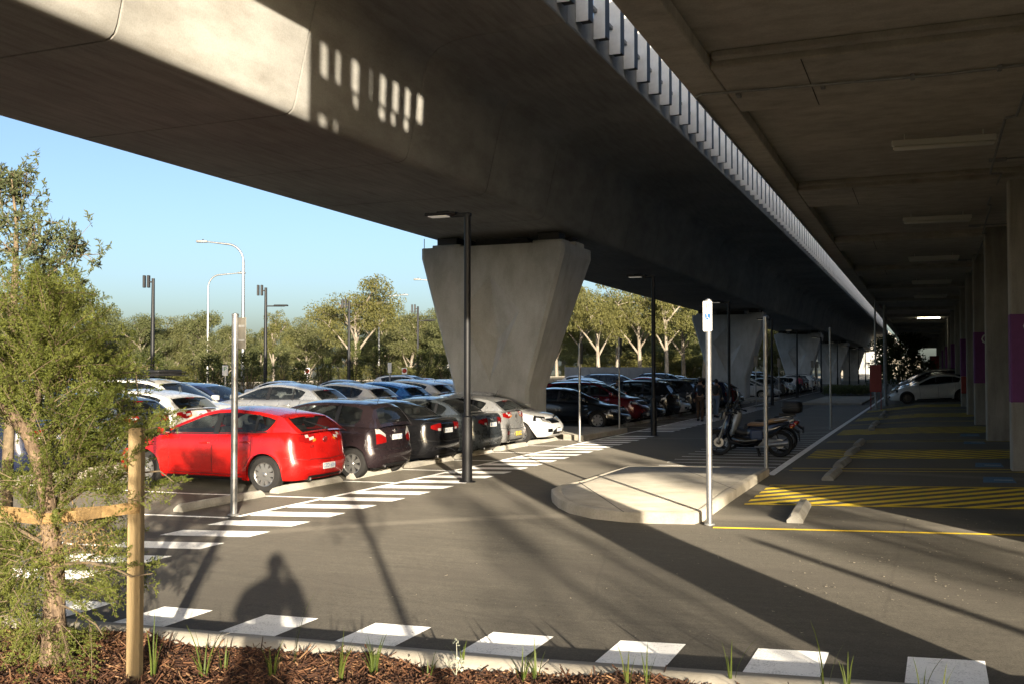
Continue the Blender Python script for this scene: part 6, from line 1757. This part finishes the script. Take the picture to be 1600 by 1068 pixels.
st_ = [at_d(218, 792, SDp - .05), at_d(200, 794, SDp - .055), at_d(160, 799, SDp - .09), at_d(120, 805, TD - .10), at_d(88, 808, TD - .085), at_d(62, 810, TD - .09), at_d(20, 806, TD - .04), at_d(-60, 800, TD + .02), at_d(-165, 790, TD + .05)]
strap(st_, 'tan hessian strap running across the front of the trunk to the stake')
st_ = [at_d(218, 790, SDp + .05), at_d(170, 797, SDp + .1), at_d(110, 801, TD + .10), at_d(60, 803, TD + .10), at_d(0, 797, TD + .1), at_d(-165, 788, TD + .15)]
strap(st_, 'tan hessian strap passing behind the trunk')

# taller sparse tree behind it
t = thing('sparse_tree', 'taller grey green tree with open twiggy crown behind the young tree', 'tree', (0, 0, 0)); D2 = 9.2
b0 = at_d(8, 900, D2); b0.z = gz(b0.x, b0.y); t.location = b0
def nd2(px, py, dd=0.0): return at_d(px, py, D2 + dd) - b0
mb = MB(); mb.tube([Vector((0, 0, 0)), nd2(12, 720), nd2(18, 600), nd2(20, 500), nd2(24, 420), nd2(26, 350), nd2(18, 280)], [.06, .05, .045, .038, .028, .018, .006], 8, 0); mb.build('trunk', [M['twig']], t, smooth=60)
br2 = MB(); ends = []
def b2(pts, r1):
    P_ = [nd2(*p) for p in pts]; br2.tube(P_, list(np.linspace(r1, .003, len(P_))), 5, 0)
    for i in range(len(P_) - 1):
        for k in range(5): ends.append((np.array(P_[i].lerp(P_[i+1], (k + .5) / 5)), i / (len(P_) - 1)))
b2([(22, 470, 0), (50, 450, .1), (85, 420, .2), (115, 400, .3), (138, 398, .3)], .016); b2([(60, 448, .1), (62, 415, .2), (70, 385, .2), (88, 360, .2)], .010); b2([(85, 420, .2), (105, 392, .1), (122, 372, .1)], .008)
b2([(24, 420, 0), (40, 395, -.1), (52, 372, -.2), (56, 340, -.2)], .010); b2([(26, 350, 0), (36, 320, .1), (40, 290, .1), (42, 268, .1)], .008); b2([(26, 380, 0), (8, 350, .1), (0, 310, .1), (6, 262, .1)], .010); b2([(22, 450, 0), (0, 430, .1), (-20, 400, .1)], .010)
b2([(24, 400, 0), (10, 385, -.1), (-5, 370, -.1)], .008); b2([(60, 448, .1), (100, 446, .2), (122, 450, .2)], .008); b2([(70, 440, .15), (95, 470, .2), (105, 486, .2)], .007); b2([(36, 320, .1), (22, 300, .1), (12, 280, .1)], .006)
Cs = []; As = []
for e, f in ends:
    for _ in range(3 if f > .2 else 1):
        p = e + r0.normal(0, .075, 3); d = unit(r0.normal(size=3) + np.array([0, 0, .7])); ln = .16; br2.tube([Vector(e), Vector(p), Vector(p + d * ln)], [.003, .002, .001], 3, 0, cap=False)
        m = 22; ff_ = np.linspace(0, 1, m); bp = p + np.outer(ff_ * ln, d); ax = unit(r0.normal(size=(m, 3)) + d * .9); Cs.append(bp); As.append(ax)
tag(br2.build('twigs', [M['twig']], t, smooth=60), kind='stuff'); Cs = np.concatenate(Cs); As = np.concatenate(As)
V, F = leaf_quads(Cs, As, r0.uniform(.035, .065, len(Cs)), .017); link('crown', np_mesh('crown', V, F, [M['grey_leaf']]), t)

# ------------------------------------------------------------------ tufts in the mulch
def tuft(px, py, n, h, label, spread=.5, name='grass_tuft', m='grass_blade', wd=.007):
    b = on_mulch(px, py); t = thing(name, label, 'grass', (b.x, b.y, b.z - .01), 0, 'grass tufts in the mulch'); mb = MB()
    for i in range(n):
        a = rnd.uniform(0, 6.28); s_ = rnd.uniform(.1, 1) * spread; hh = h * rnd.uniform(.55, 1.1); d = Vector((math.cos(a), math.sin(a), 0)); sd_ = Vector((-math.sin(a + rnd.uniform(-1, 1)), math.cos(a), 0)).normalized(); P_ = []
        for k in range(6):
            f = k / 5; c = d * (.02 + hh * s_ * f * f) + Vector((0, 0, hh * f * (1 - .22 * s_ * f * f))); w_ = wd * (1 - f) ** .6 * (.6 + .6 * f * (1 - f) * 2) + .0004
            P_.append([tuple(c - sd_ * w_), tuple(c + sd_ * w_)])
        mb.grid(P_, 0)
    mb.build('blades', [M[m]], t, smooth=80); return t
TF = [(238, 1062, 7, .42, 'thin grass tuft leaning right beside the timber stake'), (318, 1062, 11, .36, 'bright grass tuft between the stake and the shadow of the photographer'), (350, 1050, 6, .26, 'small pale grass tuft in the mulch right of the bright one'),
      (425, 1058, 12, .24, 'grass tuft below the shadow of the photographer'), (457, 1040, 3, .52, 'single tall grass stalk rising across the kerb'), (530, 1064, 10, .32, 'grass tuft with blades leaning left under the fourth white stripe'),
      (585, 1058, 14, .28, 'dense grass tuft right in the middle of the mulch edge'), (668, 1064, 5, .20, 'short grass tuft left of the silver leaved plant'), (722, 1050, 5, .26, 'grass tuft beside the silver leaved plant'), (815, 1066, 8, .24, 'grass tuft near the kerb below the sixth white stripe'),
      (838, 1064, 5, .28, 'sparse grass tuft next to the sixth white stripe'), (980, 1072, 6, .26, 'sparse grass tuft by the seventh white stripe'), (1010, 1072, 5, .30, 'upright grass tuft right of the seventh white stripe'), (1142, 1074, 4, .36, 'tall thin grass tuft by the kerb joint'),
      (1290, 1082, 4, .50, 'tall grass stalks in front of the last but one white stripe'), (1325, 1084, 5, .24, 'leaning grass blades in front of the dark gap'), (1440, 1092, 3, .34, 'grass blades in front of the last white stripe'), (1470, 1094, 3, .30, 'grass blades right of the others before the last white stripe')]
for a in TF: tuft(*a)
tuft(48, 1030, 30, .16, 'low dark green rosette in the mulch left of the trunk', 1.2, 'grass_clump', 'needle', .006)
b = on_mulch(712, 1064); t = thing('silver_leaf_plant', 'small plant with round silver leaves on a thin stem in the mulch', 'plant', b); mb = MB(); mb.tube([(0, 0, 0), (.01, 0, .12), (0, .01, .24)], [.004, .003, .002], 5, 0); mb.tube([(0, 0, .05), (.05, 0, .12)], .002, 4, 0); mb.tube([(0, 0, .04), (-.05, 0, .11)], .002, 4, 0); mb.build('stem', [M['silver_leaf']], t)
C = np.array([[r0.normal(0, .012) + ox, r0.normal(0, .012), z] for ox, zz in ((0, .24), (.05, .12), (-.05, .11), (0, .14), (.02, .07)) for z in zz + r0.normal(0, .012, 6)]); V, F = leaf_quads(C, unit(r0.normal(size=(len(C), 3)) + np.array([0, 0, .6])), .026, .022); link('leaves', np_mesh('leaves', V, F, [M['silver_leaf']]), t)

# ------------------------------------------------------------------ trees and posts behind the photographer, whose shadows reach the road
SV = Vector((math.sin(SUN_AZ), -math.cos(SUN_AZ), 0))
def young(bx, by, h, w, nleaf, label, seed, stem=.05):
    g = mz(bx, by) if by < 5 and -12 < bx < 5 else gz(bx, by)
    t = thing('young_tree', label, 'tree', (bx, by, g)); r_ = np.random.default_rng(seed); mb = MB(); mb.tube([(0, 0, 0), (.03, .02, h * .5), (0, 0, h)], [stem, stem * .75, stem * .2], 8, 0)
    C = []
    for k in range(26):
        z = r_.uniform(.42, 1) * h; a = r_.uniform(0, 6.28); q = w * .5 * r_.uniform(.3, 1) * (1.25 - z / h * .8); e = Vector((math.cos(a) * q, math.sin(a) * q, z + .15 * h * r_.random())); mb.tube([(0, 0, z * .92), e * .6 + Vector((0, 0, z * .37)), e], [.016, .010, .004], 5, 0)
        C.append(np.array(e) + r_.normal(0, .16, (nleaf // 26, 3)))
    C = np.concatenate(C); V, F = leaf_quads(C, unit(r_.normal(size=(len(C), 3))), .11, .035); mb.build('trunk', [M['gum_bark']], t, smooth=60); link('crown', np_mesh('crown', V, F, [M['gum_leaf']]), t)
p = Vector((-3.75, 6.96, 0)) + SV * 10.0; young(p.x, p.y, 5.0, 1.5, 1500, 'young tree standing behind the photographer to the right', 71, .055)
p = Vector((-6.23, 7.29, 0)) + SV * 9.3; young(p.x, p.y, 4.6, 1.3, 1100, 'young tree standing behind the photographer to the left', 72, .05)
for (x, y, q), h, w, sd_ in zip([(-2.0, 9.0, 22), (.4, 11.5, 24), (1.2, 10.2, 27), (.2, 13.4, 21), (-3.4, 9.6, 26)], (6.5, 6.2, 7.2, 5.6, 6.8), (2.6, 2.4, 2.8, 2.2, 2.4), (81, 82, 83, 84, 85)):
    p = Vector((x, y, 0)) + SV * q; young(p.x, p.y, h, w, 2000, 'young tree in the verge behind the photographer, ' + ['nearest the mulch', 'with a narrow crown', 'tallest of the verge', 'shortest of the verge', 'leftmost of the verge'][sd_ - 81], sd_, .05)
p = Vector((-1.1, 11.26, 0)) + SV * 14.2; t = sign_post(p.x, p.y, 2.62, 'sign post behind the photographer, its shadow falling across the asphalt', .07)
